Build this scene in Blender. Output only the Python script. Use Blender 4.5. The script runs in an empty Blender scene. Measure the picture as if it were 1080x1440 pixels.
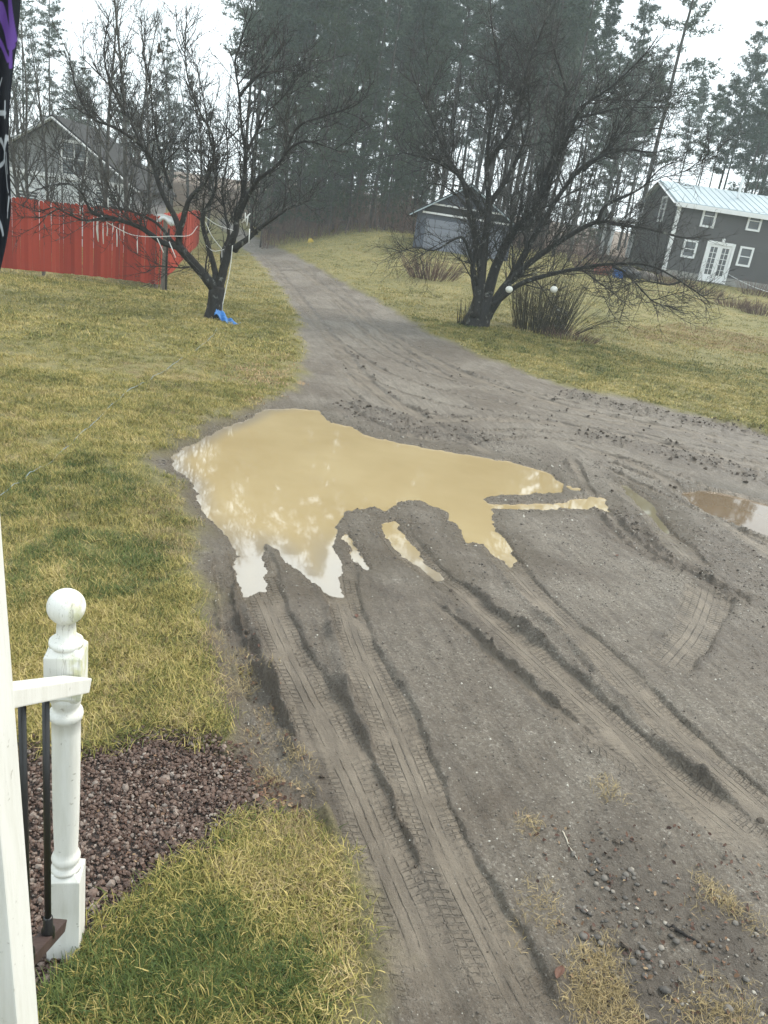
import bpy, bmesh, math, random
import numpy as np
from mathutils import Matrix, Vector

random.seed(11)
RNG = np.random.default_rng(11)
S = bpy.context.scene
COL = S.collection

# ------------------------------------------------------------------ camera
CAM_H, F_PX, PITCH, ROLL = 2.6, 1080.0, math.radians(20.0), math.radians(8.7)
_fw = np.array([0, math.cos(PITCH), -math.sin(PITCH)])
_u0 = np.array([0, math.sin(PITCH), math.cos(PITCH)])
_r0 = np.array([1.0, 0, 0])
_rt = math.cos(ROLL) * _r0 + math.sin(ROLL) * _u0
_up = -math.sin(ROLL) * _r0 + math.cos(ROLL) * _u0
cam_data = bpy.data.cameras.new('camera')
cam = bpy.data.objects.new('camera', cam_data)
COL.objects.link(cam)
m = Matrix.Identity(4)
for i in range(3):
    m[i][0], m[i][1], m[i][2] = _rt[i], _up[i], -_fw[i]
m[2][3] = CAM_H
cam.matrix_world = m
cam_data.sensor_fit = 'VERTICAL'
cam_data.sensor_height = 36.0
cam_data.lens = F_PX / 1440.0 * 36.0
cam_data.clip_start = 0.05
cam_data.clip_end = 1500
S.camera = cam
HAZE_D = 0.0014

# ------------------------------------------------------------------ sky, sun, exposure
SUN_EL, SUN_AZ = math.radians(46), math.radians(55)
w = bpy.data.worlds.new('World')
S.world = w
w.use_nodes = True
nt = w.node_tree
nt.nodes.clear()
_o = nt.nodes.new('ShaderNodeOutputWorld')
_b = nt.nodes.new('ShaderNodeBackground')
_s = nt.nodes.new('ShaderNodeTexSky')
_s.sky_type = 'NISHITA'
_s.sun_disc = False
_s.sun_elevation = SUN_EL
_s.sun_rotation = SUN_AZ
_mx = nt.nodes.new('ShaderNodeMix')
_mx.data_type = 'RGBA'
_mx.inputs['Factor'].default_value = 0.93
_mx.inputs[7].default_value = (10.2, 11.2, 11.6, 1)      # even cloud layer
nt.links.new(_s.outputs['Color'], _mx.inputs[6])
nt.links.new(_mx.outputs[2], _b.inputs['Color'])
_b.inputs['Strength'].default_value = 0.066
nt.links.new(_b.outputs[0], _o.inputs['Surface'])
sl = bpy.data.lights.new('sun', 'SUN')
sl.energy = 1.5
sl.angle = math.radians(26)
sl.color = (1.0, 0.91, 0.77)
sun = bpy.data.objects.new('sun', sl)
COL.objects.link(sun)
sun.rotation_euler = (math.pi / 2 - SUN_EL, 0, math.pi - SUN_AZ)
S.view_settings.view_transform = 'Standard'
S.view_settings.look = 'None'
S.view_settings.gamma = 1.0
S.view_settings.use_curve_mapping = False
S.view_settings.exposure = 1.36
S.cycles.max_bounces = 6
S.cycles.diffuse_bounces = 3
S.cycles.glossy_bounces = 3
S.cycles.transmission_bounces = 3
S.cycles.volume_bounces = 1
S.cycles.transparent_max_bounces = 6

# ------------------------------------------------------------------ noise and terrain
def _hash(ix, iy, seed):
    h = (ix.astype(np.int64) * 374761393 + iy.astype(np.int64) * 668265263 + seed * 1442695041) & 0x7fffffff
    h = ((h ^ (h >> 13)) * 1274126177) & 0x7fffffff
    h = ((h ^ (h >> 16)) * 97654321) & 0x7fffffff
    return ((h ^ (h >> 11)) & 0xffff) / 65535.0

def vn(x, y, seed=0):
    x = np.asarray(x, float); y = np.asarray(y, float)
    ix = np.floor(x); iy = np.floor(y)
    fx = x - ix; fy = y - iy
    fx = fx * fx * (3 - 2 * fx); fy = fy * fy * (3 - 2 * fy)
    a = _hash(ix, iy, seed); b = _hash(ix + 1, iy, seed)
    c = _hash(ix, iy + 1, seed); d = _hash(ix + 1, iy + 1, seed)
    return (a + (b - a) * fx) * (1 - fy) + (c + (d - c) * fx) * fy

def fbm(x, y, seed=0, octv=4, gain=0.5):
    t = 0; a = 1; n = 0; f = 1.0
    for k in range(octv):
        t = t + a * (vn(x * f + 17.3 * k, y * f - 9.1 * k, seed + k) - 0.5)
        n += a; a *= gain; f *= 2.03
    return t / n * 2

def ss(t):
    t = np.clip(t, 0, 1)
    return t * t * (3 - 2 * t)

def hb(x, y):
    """smooth lie of the land"""
    x = np.asarray(x, float); y = np.asarray(y, float)
    line = -3.0 - 0.235 * (y - 15)
    wr = ss((x - line + 1.0) / 11.0)
    right = 2.55 * ss((y - 15) / 40.0) + 0.045 * np.maximum(0, y - 52)
    left = 3.4 * ss((y - 50) / 20.0) + 0.03 * np.maximum(0, y - 60)
    far = ss((np.hypot(x, y) - 120) / 40) * 1.0
    return left * (1 - wr) + right * wr + far

O = np.array([0, 0, CAM_H])
def ray(px, py):
    return _fw + _rt * (px - 540) / F_PX - _up * (py - 720) / F_PX

def G(px, py, dz=0.0):
    """the spot of ground seen at a place in the survey photograph"""
    d = ray(px, py)
    lo, t = 0.5, 0.5
    while t < 260:
        p = O + d * t
        if p[2] < hb(p[0], p[1]) + dz:
            break
        lo = t; t *= 1.02
    hi = t
    for _ in range(30):
        mid = (lo + hi) / 2
        p = O + d * mid
        if p[2] < hb(p[0], p[1]) + dz: hi = mid
        else: lo = mid
    return O + d * hi

def AY(px, py, Y):
    d = ray(px, py)
    return O + d * Y / d[1]

def catmull(P, n=6):
    P = [np.array(p, float) for p in P]
    Q = [2 * P[0] - P[1]] + P + [2 * P[-1] - P[-2]]
    out = []
    for i in range(1, len(Q) - 2):
        for k in range(n):
            t = k / n
            out.append(0.5 * (2 * Q[i] + (Q[i + 1] - Q[i - 1]) * t + (2 * Q[i - 1] - 5 * Q[i] + 4 * Q[i + 1] - Q[i + 2]) * t * t
                              + (3 * Q[i] - Q[i - 1] - 3 * Q[i + 1] + Q[i + 2]) * t ** 3))
    out.append(P[-1])
    return np.array(out)

def poly_sd(x, y, P, margin=3.0):
    """signed distance to a polygon, negative inside"""
    x = np.asarray(x, float); y = np.asarray(y, float)
    P = np.asarray(P)[:, :2]
    d = np.full(x.shape, margin)
    sel = (x > P[:, 0].min() - margin) & (x < P[:, 0].max() + margin) & (y > P[:, 1].min() - margin) & (y < P[:, 1].max() + margin)
    xs, ys = x[sel], y[sel]
    dd = np.full(xs.shape, margin ** 2); ins = np.zeros(xs.shape, bool)
    for i in range(len(P)):
        a = P[i]; b = P[(i + 1) % len(P)]
        ex, ey = b - a
        t = np.clip(((xs - a[0]) * ex + (ys - a[1]) * ey) / (ex * ex + ey * ey + 1e-12), 0, 1)
        dd = np.minimum(dd, (xs - a[0] - t * ex) ** 2 + (ys - a[1] - t * ey) ** 2)
        c = (a[1] > ys) != (b[1] > ys)
        if c.any():
            ins ^= c & (xs < (b[0] - a[0]) * (ys - a[1]) / (b[1] - a[1] + 1e-12) + a[0])
    r = np.sqrt(dd)
    r[ins] *= -1
    d[sel] = r
    return d

def line_sd(x, y, P, margin=1.0):
    """(signed lateral offset, arc length) against a polyline; offset = margin where far away"""
    P = np.asarray(P)[:, :2]
    lat = np.full(x.shape, 9.0); arc = np.zeros(x.shape)
    sel = (x > P[:, 0].min() - margin) & (x < P[:, 0].max() + margin) & (y > P[:, 1].min() - margin) & (y < P[:, 1].max() + margin)
    xs, ys = x[sel], y[sel]
    best = np.full(xs.shape, 81.0); bl = np.full(xs.shape, 9.0); ba = np.zeros(xs.shape)
    s0 = 0.0
    for i in range(len(P) - 1):
        a, b = P[i], P[i + 1]
        e = b - a; L = np.hypot(*e)
        if L < 1e-6: continue
        u = e / L
        tt = (xs - a[0]) * u[0] + (ys - a[1]) * u[1]
        t = np.clip(tt, 0, L)
        dx = xs - a[0] - t * u[0]; dy = ys - a[1] - t * u[1]
        d2 = dx * dx + dy * dy
        better = d2 < best
        sg = np.where(dx * u[1] - dy * u[0] >= 0, 1.0, -1.0)
        best = np.where(better, d2, best)
        bl = np.where(better, sg * np.sqrt(d2), bl)
        ba = np.where(better, s0 + t, ba)
        s0 += L
    lat[sel] = bl; arc[sel] = ba
    return lat, arc, s0

def gp(pts, dz=0.0):
    return np.array([G(a, b, dz) for a, b in pts])

# ---- outlines measured on the ground
ZW = -0.06
left_edge = [(515, 1440), (512, 1330), (492, 1230), (455, 1180), (400, 1150), (365, 1090), (335, 1010), (318, 930), (302, 850),
             (290, 770), (262, 690), (232, 650), (262, 618), (310, 594), (370, 568), (410, 550), (425, 500), (420, 450), (400, 412),
             (372, 378), (350, 354), (335, 340), (322, 329), (310, 317), (298, 307)]
right_edge = [(318, 307), (335, 317), (352, 328), (372, 338), (392, 348), (430, 368), (480, 396), (540, 428), (600, 466), (680, 503), (800, 545), (900, 565), (980, 585), (1080, 612)]
DRIVE = np.vstack([[[0.15, -6, 0]], gp(left_edge), gp(right_edge), [[14, 19.5, 0], [25, 24, 0], [25, -6, 0]]])
BED = gp([(0, 1060), (110, 1050), (200, 1038), (300, 1040), (345, 1075), (350, 1130), (325, 1165), (262, 1215), (200, 1262), (150, 1300), (120, 1350), (60, 1440), (-120, 1440), (-120, 1060)])
SOIL = gp([(300, 860), (330, 930), (350, 1020), (400, 1110), (470, 1170), (420, 1190), (340, 1175), (340, 1050), (300, 985), (270, 930)])
PUD = [
    [(238, 643), (262, 628), (300, 607), (345, 590), (372, 576), (410, 574), (447, 577), (465, 594), (497, 600), (512, 612), (560, 622),
     (610, 632), (660, 640), (720, 650), (770, 665), (790, 680), (795, 695), (740, 697), (690, 699), (681, 703), (690, 708), (740, 709), (795, 706),
     (828, 697), (850, 700), (862, 724), (845, 717), (790, 717), (740, 719), (692, 717), (702, 745), (729, 790), (718, 799), (700, 785), (680, 765),
     (655, 765), (640, 740), (625, 720), (590, 706), (560, 708), (540, 720), (525, 714), (500, 717), (482, 721), (474, 745), (470, 765),
     (478, 800), (483, 840), (460, 836), (430, 815), (400, 790), (385, 772), (370, 762), (371, 800), (371, 830), (345, 837), (335, 820),
     (330, 775), (315, 748), (290, 730), (275, 700), (268, 680), (245, 660)],
    [(479, 753), (490, 751), (506, 773), (523, 802), (512, 804), (494, 786)],
    [(533, 735), (556, 733), (578, 765), (604, 790), (630, 817), (612, 820), (585, 797), (560, 777), (543, 757)],
    [(955, 692), (985, 687), (1020, 692), (1060, 702), (1120, 722), (1150, 755), (1120, 775), (1080, 756), (1035, 740), (990, 720), (970, 706)],
    [(868, 680), (884, 681), (915, 705), (938, 735), (952, 760), (938, 754), (908, 722), (885, 700)],
    [(795, 685), (812, 682), (826, 688), (815, 692), (800, 692)],
]
STONY = gp([(815, 1130), (860, 1120), (900, 1180), (960, 1200), (1060, 1290), (1085, 1350), (1085, 1445), (900, 1445), (850, 1330), (830, 1240)])
PUDW = [gp(p, ZW) for p in PUD]

# tyre tracks: (points, half width, depth, berm, side of the wall)
TRK = [
    ([(350, 760), (362, 815), (395, 895), (440, 985), (495, 1095), (545, 1210), (592, 1330), (630, 1450)], 0.150, 0.050, 0.035, 1),
    ([(468, 760), (482, 840), (505, 910), (548, 1005), (592, 1110), (640, 1225), (700, 1345), (760, 1460)], 0.135, 0.045, 0.03, 1),
    ([(548, 735), (575, 770), (625, 815), (700, 880), (780, 950), (860, 1018), (950, 1095), (1020, 1150), (1110, 1225)], 0.150, 0.050, 0.04, -1),
    ([(690, 755), (722, 800), (770, 850), (840, 912), (910, 985), (985, 1055), (1060, 1120), (1130, 1180)], 0.125, 0.030, 0.025, 1),
    ([(1000, 815), (990, 850), (972, 890), (930, 940)], 0.17, 0.025, 0.02, -1),
    ([(800, 640), (830, 690), (900, 765), (960, 800), (1020, 830), (1090, 860)], 0.07, 0.025, 0.05, 1),
    ([(860, 670), (900, 708), (940, 752), (985, 800)], 0.14, 0.030, 0.03, 1),
    ([(1140, 668), (1000, 640), (880, 612), (760, 592), (640, 588), (560, 600)], 0.16, 0.020, 0.02, 1),
    ([(1140, 640), (1000, 612), (880, 590), (760, 560), (640, 520), (540, 465), (470, 415), (400, 365)], 0.16, 0.022, 0.02, 1),
    ([(700, 640), (600, 590), (520, 540), (470, 480), (430, 430), (385, 375), (360, 350)], 0.15, 0.028, 0.02, 1),
    ([(1120, 800), (1000, 720), (930, 670), (860, 640), (780, 618)], 0.12, 0.025, 0.025, -1),
    ([(940, 1110), (800, 1010), (700, 925), (640, 870), (590, 835)], 0.05, 0.012, 0.025, 1),
    ([(420, 1080), (385, 1010), (345, 930), (322, 850), (312, 775)], 0.06, 0.020, 0.05, 1),
]
TRK += [([(1140, 655 - k * 9), (1000, 628 - k * 9), (880, 604 - k * 8), (760, 583 - k * 10), (640, 570 - k * 17), (540, 540 - k * 20), (480, 500 - k * 20)], 0.045 + 0.012 * (k % 3), 0.016, 0.030, 1 if k % 2 else -1) for k in range(-3, 4)]
TRK += [([(1120, 700 + 26 * k), (1020, 668 + 22 * k), (920, 640 + 16 * k), (840, 622 + 10 * k)], 0.05, 0.018, 0.028, 1) for k in range(1, 4)]
TRK += [([(430 + 22 * k, 372 + 6 * k), (470 + 30 * k, 420 + 6 * k), (530 + 34 * k, 480 + 8 * k), (600 + 40 * k, 520 + 14 * k)], 0.09, 0.03, 0.025, 1) for k in range(0, 2)]
TRKW = [(catmull(gp(p)), hw, dp, bm_, sd_) for p, hw, dp, bm_, sd_ in TRK]
# churned mud: (points, half width, height)
CHURN = [
    ([(1140, 632), (1060, 606), (960, 588), (860, 568), (780, 548)], 0.55, 0.10),
    ([(1120, 690), (1000, 650), (900, 625), (800, 602)], 0.50, 0.05),
    ([(690, 702), (740, 702), (795, 700)], 0.07, 0.05),
    ([(860, 705), (920, 770), (985, 808), (1050, 838), (1100, 862)], 0.13, 0.07),
    ([(470, 560), (560, 592), (640, 606), (720, 622)], 0.55, 0.035),
    ([(600, 790), (650, 850), (720, 925), (800, 985)], 0.07, 0.05),
    ([(318, 780), (330, 860), (355, 930), (400, 1020), (450, 1100), (480, 1190)], 0.07, 0.05),
    ([(480, 735), (505, 790), (545, 830), (590, 860)], 0.10, 0.035),
    ([(760, 1040), (790, 1040), (815, 1055)], 0.06, 0.06),
]
CHURNW = [(catmull(gp(p)), hw, hh) for p, hw, hh in CHURN]

def water_sd(x, y):
    d = np.full(np.shape(x), 3.0)
    for p in PUDW:
        d = np.minimum(d, poly_sd(x, y, p))
    return d + 0.085 * fbm(np.asarray(x) * 4.5, np.asarray(y) * 4.5, 40, 5, 0.68)

def drive_sd(x, y):
    return poly_sd(x, y, DRIVE, 6.0) + 0.32 * fbm(np.asarray(x) * 1.3, np.asarray(y) * 1.3, 50, 5, 0.62)

def surface(x, y):
    """height and material masks at ground points"""
    x = np.asarray(x, float); y = np.asarray(y, float)
    h = hb(x, y)
    r = np.hypot(x, y)
    near = ss((45 - r) / 25)
    sdD = drive_sd(x, y)
    drv = ss(0.5 - sdD / 0.3)
    bed = ss(0.5 - (poly_sd(x, y, BED) + 0.08 * fbm(x * 5, y * 5, 3, 3)) / 0.12)
    soil = ss(0.5 - (poly_sd(x, y, SOIL) + 0.12 * fbm(x * 4, y * 4, 4, 3)) / 0.2)
    lawnh = 0.03 + 0.05 * fbm(x * 0.7, y * 0.7, 7, 4) + 0.018 * fbm(x * 5, y * 5, 8, 3)
    drvh = -0.015 + 0.024 * fbm(x * 0.9, y * 0.9, 9, 4) + 0.024 * fbm(x * 5, y * 5, 10, 5, 0.65) + 0.010 * ss((9 - r) / 4) * fbm(x * 24, y * 24, 12, 3, 0.6)
    det = lawnh * (1 - drv) + drvh * drv
    det = det - 0.04 * bed
    trm = np.zeros(x.shape); trs = np.zeros(x.shape); trl = np.zeros(x.shape); dark = np.zeros(x.shape)
    for P, hw, dp, bm_, side in TRKW:
        dp *= 1.45; bm_ *= 1.1
        lat, arc, L = line_sd(x, y, P, 0.8)
        sel = np.abs(lat) < 0.8
        if not sel.any(): continue
        lat = lat[sel]; arc = arc[sel]; xs, ys = x[sel], y[sel]; d0 = det[sel]
        lat0 = lat + 0.006 * fbm(arc * 1.5, 0 * arc, 29, 2)
        lat = lat + 0.035 * fbm(arc * 2.2, lat * 3, 21, 4, 0.6) + 0.016 * fbm(xs * 13, ys * 13, 27, 4, 0.65)
        t = lat / (hw * (0.85 + 0.4 * vn(arc * 1.7, 0 * arc, 25)))
        at_ = np.abs(t)
        ends = ss(arc / 0.35) * ss((L - arc) / 0.35)
        inn = ss((1.12 - at_) / 0.22) * ends
        bump = np.exp(-((at_ - 1.3) / 0.24) ** 2) * ends * (0.25 + 1.5 * np.clip(vn(arc * 4.5, lat * 9, 22), 0, 1) ** 2)
        sidef = np.where(t * side > 0, 1.0, 0.45)
        clod = 1 + 0.9 * fbm(xs * 14, ys * 14, 23, 3)
        det[sel] = d0 * (1 - 0.62 * inn) - dp * inn * (0.8 + 0.4 * vn(arc * 1.3, 0 * arc, 24)) + bm_ * bump * sidef * clod
        better = inn > trm[sel]
        trs[sel] = np.where(better, arc, trs[sel]); trl[sel] = np.where(better, lat0 / hw, trl[sel])
        trm[sel] = np.maximum(trm[sel], inn)
        dark[sel] = np.maximum(dark[sel], np.clip(bump, 0, 1) * 0.55 * sidef)
    for P, hw, hh in CHURNW:
        lat, arc, L = line_sd(x, y, P, 1.6)
        sel = np.abs(lat) < 1.6
        if not sel.any(): continue
        lat = lat[sel]; arc = arc[sel]; xs, ys = x[sel], y[sel]
        lat = lat + 0.35 * hw * fbm(xs * 8, ys * 8, 28, 4, 0.65)
        q = ss((1.3 - np.abs(lat) / hw) / 0.8) * ss(arc / 0.3) * ss((L - arc) / 0.3)
        rid = 1 - np.abs(fbm(arc * 1.1, lat * 7, 31, 4)) * 2.2
        cl = fbm(xs * 9, ys * 9, 33, 4, 0.6)
        det[sel] = det[sel] + 1.0 * hh * q * (0.5 * rid + 0.9 * cl - 0.1)
        dark[sel] = np.maximum(dark[sel], q * np.clip(0.45 + 0.7 * cl, 0, 1))
        trm[sel] = trm[sel] * (1 - 0.7 * q)
    dp_ = poly_sd(x, y, STONY)
    dark = np.maximum(dark, ss(0.6 - dp_ / 0.25) * np.clip(0.62 + 0.9 * fbm(x * 4, y * 4, 37, 4), 0, 1))
    sw = water_sd(x, y)
    wet = ss(1 - (sw + 0.08 * fbm(x * 3, y * 3, 38, 3)) / 0.45) * (sw < 0.5)
    inside = ZW - np.clip(-sw * 0.45, 0.0, 0.11)
    shore = ZW + np.clip(sw * 0.22, 0, 0.2) + 0.02 * np.clip(fbm(x * 11, y * 11, 35, 4) + 0.2, 0, 1)
    k = ss(1 - sw / 0.5)
    det = np.where(sw < 0, inside, np.maximum(det * (1 - k * 0.6) + shore * k * 0.6, ZW + np.minimum(sw * 0.16, 0.03)))
    forest = ss((y - (56 + 4 * fbm(x * 0.12, y * 0.12, 60, 3))) / 5.0) * (1 - drv)
    return dict(h=h + det * near + (1 - near) * (-0.03 * drv), drv=drv, bed=bed, soil=soil, trm=trm, trs=trs, trl=trl, dark=dark, wet=wet, forest=forest, sw=sw, sdD=sdD)

def ground_z(x, y):
    return surface(np.atleast_1d(x), np.atleast_1d(y))['h']

# ------------------------------------------------------------------ object helpers
ORG = {}
def link(o, parent=None):
    COL.objects.link(o)
    if parent is not None: o.parent = parent
    return o

def tag(o, label=None, cat=None, group=None, kind=None):
    if label: o['label'] = label
    if cat: o['category'] = cat
    if group: o['group'] = group
    if kind: o['kind'] = kind
    return o

def empty(name, loc, label=None, cat=None, group=None):
    o = bpy.data.objects.new(name, None)
    o.empty_display_size = 0.2
    o.location = tuple(loc)
    link(o)
    ORG[o.name] = np.array(loc, float)
    return tag(o, label, cat, group)

class MB:
    def __init__(s): s.v = []; s.f = []; s.mi = []; s.n = 0
    def add(s, v, f, mi=0):
        v = [tuple(p) for p in v]
        s.v += v
        s.f += [tuple(i + s.n for i in q) for q in f]
        s.mi += [mi] * len(f)
        s.n += len(v)
        return s
    def box(s, c, d, rz=0.0, M=None, mi=0):
        hx, hy, hz = d[0] / 2, d[1] / 2, d[2] / 2
        v = [(-hx, -hy, -hz), (hx, -hy, -hz), (hx, hy, -hz), (-hx, hy, -hz), (-hx, -hy, hz), (hx, -hy, hz), (hx, hy, hz), (-hx, hy, hz)]
        if M is None:
            cs, sn = math.cos(rz), math.sin(rz)
            v = [(c[0] + p[0] * cs - p[1] * sn, c[1] + p[0] * sn + p[1] * cs, c[2] + p[2]) for p in v]
        else:
            v = [tuple(np.array(c) + M @ np.array(p)) for p in v]
        return s.add(v, [(0, 3, 2, 1), (4, 5, 6, 7), (0, 1, 5, 4), (1, 2, 6, 5), (2, 3, 7, 6), (3, 0, 4, 7)], mi)
    def bar(s, a, b, wd, th, upv=(0, 0, 1), mi=0):
        a = np.array(a, float); b = np.array(b, float)
        z = b - a; L = np.linalg.norm(z); z = z / L
        x = np.cross(np.array(upv, float), z)
        if np.linalg.norm(x) < 1e-4: x = np.cross(np.array([1.0, 0, 0]), z)
        x /= np.linalg.norm(x); y = np.cross(z, x)
        return s.box((a + b) / 2, (wd, th, L), M=np.column_stack([x, y, z]), mi=mi)
    def tube(s, pts, rad, n=6, cap=True, mi=0):
        pts = np.asarray(pts, float)
        k = len(pts)
        rad = np.broadcast_to(np.asarray(rad, float), (k,))
        tan = np.gradient(pts, axis=0)
        tan /= (np.linalg.norm(tan, axis=1)[:, None] + 1e-9)
        ref = np.array([0.31, 0.17, 0.93]) if abs(tan[0][2]) < 0.8 else np.array([0.95, 0.2, 0.1])
        a = np.cross(tan, ref); a /= (np.linalg.norm(a, axis=1)[:, None] + 1e-9)
        b = np.cross(tan, a)
        ang = np.arange(n) * 2 * math.pi / n
        ring = pts[:, None, :] + rad[:, None, None] * (np.cos(ang)[None, :, None] * a[:, None, :] + np.sin(ang)[None, :, None] * b[:, None, :])
        f = []
        for i in range(k - 1):
            for j in range(n):
                j2 = (j + 1) % n
                f.append((i * n + j, i * n + j2, (i + 1) * n + j2, (i + 1) * n + j))
        if cap:
            f.append(tuple(range(n - 1, -1, -1))); f.append(tuple((k - 1) * n + j for j in range(n)))
        return s.add(ring.reshape(-1, 3), f, mi)
    def lathe(s, c, prof, n=24, mi=0):
        v = []; f = []
        for z, r in prof:
            for j in range(n):
                a = 2 * math.pi * j / n
                v.append((c[0] + r * math.cos(a), c[1] + r * math.sin(a), z))
        k = len(prof)
        for i in range(k - 1):
            for j in range(n):
                j2 = (j + 1) % n
                f.append((i * n + j, i * n + j2, (i + 1) * n + j2, (i + 1) * n + j))
        f.append(tuple(range(n - 1, -1, -1))); f.append(tuple((k - 1) * n + j for j in range(n)))
        return s.add(v, f, mi)
    def mesh(s, name, mats, smooth=False, org=(0, 0, 0)):
        me = bpy.data.meshes.new(name)
        V = np.array(s.v, float) - np.array(org, float)
        me.from_pydata(V.tolist(), [], s.f)
        for mm in (mats if isinstance(mats, (list, tuple)) else [mats]): me.materials.append(mm)
        if any(s.mi): me.polygons.foreach_set('material_index', s.mi)
        if smooth: me.polygons.foreach_set('use_smooth', [True] * len(me.polygons))
        me.update()
        return me
    def build(s, name, mats, parent=None, smooth=False, org=None, bevel=0.0):
        """verts are in world metres; with a parent they are stored relative to its origin"""
        if parent is not None: org = ORG[parent.name]
        elif org is None: org = (0, 0, 0)
        me = s.mesh(name, mats, smooth, org)
        if bevel:
            bm = bmesh.new(); bm.from_mesh(me)
            bmesh.ops.bevel(bm, geom=[e for e in bm.edges if len(e.link_faces) == 2 and e.calc_face_angle(0) > 0.6], offset=bevel, segments=2, profile=0.6, affect='EDGES')
            bm.to_mesh(me); bm.free()
        o = bpy.data.objects.new(name, me)
        if parent is None: o.location = tuple(org)
        link(o, parent)
        ORG[o.name] = np.array(org, float)
        return o

def copy_tree(o, parent=None):
    c = o.copy()
    link(c, parent)
    for ch in [q for q in COL.objects if q.parent == o]:
        copy_tree(ch, c)
    return c

# ------------------------------------------------------------------ material helpers
class NM:
    def __init__(s, name, rough=0.8, spec=0.3):
        s.m = bpy.data.materials.new(name); s.m.use_nodes = True
        s.t = s.m.node_tree; s.p = s.t.nodes['Principled BSDF']
        s.p.inputs['Roughness'].default_value = rough
        s.p.inputs['Specular IOR Level'].default_value = spec
        s._pos = None
    def nd(s, typ, **kw):
        n = s.t.nodes.new(typ)
        for k, v in kw.items(): setattr(n, k, v)
        return n
    def ln(s, a, b): s.t.links.new(a, b)
    def setin(s, sock, v):
        if isinstance(v, bpy.types.NodeSocket): s.ln(v, sock)
        elif isinstance(v, (tuple, list)) and len(v) == 3 and sock.type == 'RGBA': sock.default_value = (*v, 1)
        else: sock.default_value = v
    def pos(s, scale=None, kind='geo'):
        if kind == 'obj': base = s.nd('ShaderNodeTexCoord').outputs['Object']
        else: base = s.nd('ShaderNodeNewGeometry').outputs['Position']
        if scale is None: return base
        mp = s.nd('ShaderNodeMapping')
        mp.inputs['Scale'].default_value = scale
        s.ln(base, mp.inputs['Vector'])
        return mp.outputs[0]
    def stretch(s, scale, rot):
        mp = s.nd('ShaderNodeMapping', vector_type='TEXTURE')
        mp.inputs['Rotation'].default_value = (0, 0, rot); mp.inputs['Scale'].default_value = scale
        s.ln(s.pos(), mp.inputs['Vector'])
        return mp.outputs[0]
    def noise(s, scale, vec=None, detail=4, rough=0.6, col=False, dist=0.0):
        n = s.nd('ShaderNodeTexNoise')
        n.inputs['Scale'].default_value = scale; n.inputs['Detail'].default_value = detail
        n.inputs['Roughness'].default_value = rough; n.inputs['Distortion'].default_value = dist
        s.ln(vec if vec is not None else s.pos(), n.inputs['Vector'])
        return n.outputs['Color' if col else 'Fac']
    def voro(s, scale, vec=None, out='Distance', feature='F1'):
        n = s.nd('ShaderNodeTexVoronoi', feature=feature)
        n.inputs['Scale'].default_value = scale
        s.ln(vec if vec is not None else s.pos(), n.inputs['Vector'])
        return n.outputs[out]
    def ramp(s, fac, stops, interp='LINEAR'):
        n = s.nd('ShaderNodeValToRGB')
        n.color_ramp.interpolation = interp
        el = n.color_ramp.elements
        while len(el) > 1: el.remove(el[-1])
        for i, (p, c) in enumerate(stops):
            e = el[0] if i == 0 else el.new(p)
            e.position = p
            e.color = (c, c, c, 1) if isinstance(c, (int, float)) else (*c, 1)
        s.ln(fac, n.inputs[0])
        return n.outputs[0]
    def mix(s, fac, a, b, blend='MIX'):
        n = s.nd('ShaderNodeMix', data_type='RGBA', blend_type=blend)
        s.setin(n.inputs[0], fac); s.setin(n.inputs[6], a); s.setin(n.inputs[7], b)
        return n.outputs[2]
    def math(s, op, a, b=0.0, clamp=False):
        n = s.nd('ShaderNodeMath', operation=op, use_clamp=clamp)
        s.setin(n.inputs[0], a); s.setin(n.inputs[1], b)
        return n.outputs[0]
    def attr(s, name, out='Fac'):
        n = s.nd('ShaderNodeAttribute', attribute_name=name)
        return n.outputs[out]
    def sep(s, v):
        n = s.nd('ShaderNodeSeparateXYZ'); s.ln(v, n.inputs[0]); return n.outputs
    def comb(s, x, y, z=0.0):
        n = s.nd('ShaderNodeCombineXYZ')
        for i, q in enumerate((x, y, z)): s.setin(n.inputs[i], q)
        return n.outputs[0]
    def bump(s, h, strength=0.5, dist=0.01, prev=None):
        n = s.nd('ShaderNodeBump')
        s.setin(n.inputs['Strength'], strength); n.inputs['Distance'].default_value = dist
        s.ln(h, n.inputs['Height'])
        if prev is not None: s.ln(prev, n.inputs['Normal'])
        return n.outputs[0]
    def fin(s, col=None, rough=None, normal=None):
        if col is not None: s.setin(s.p.inputs['Base Color'], col)
        if rough is not None: s.setin(s.p.inputs['Roughness'], rough)
        if normal is not None: s.ln(normal, s.p.inputs['Normal'])
        return s.m

def simple(name, col, var=0.25, scale=8.0, rough=0.7, spec=0.3, bump=0.0, kind='geo', stretch=None):
    q = NM(name, rough, spec)
    v = q.pos(stretch, kind)
    f = q.noise(scale, v, 5, 0.65)
    c = q.ramp(f, [(0.25, tuple(k * (1 - var) for k in col)), (0.75, tuple(min(1, k * (1 + var)) for k in col))])
    nrm = q.bump(q.noise(scale * 4, v, 4), bump, 0.01) if bump else None
    return q.fin(c, None, nrm)

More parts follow.
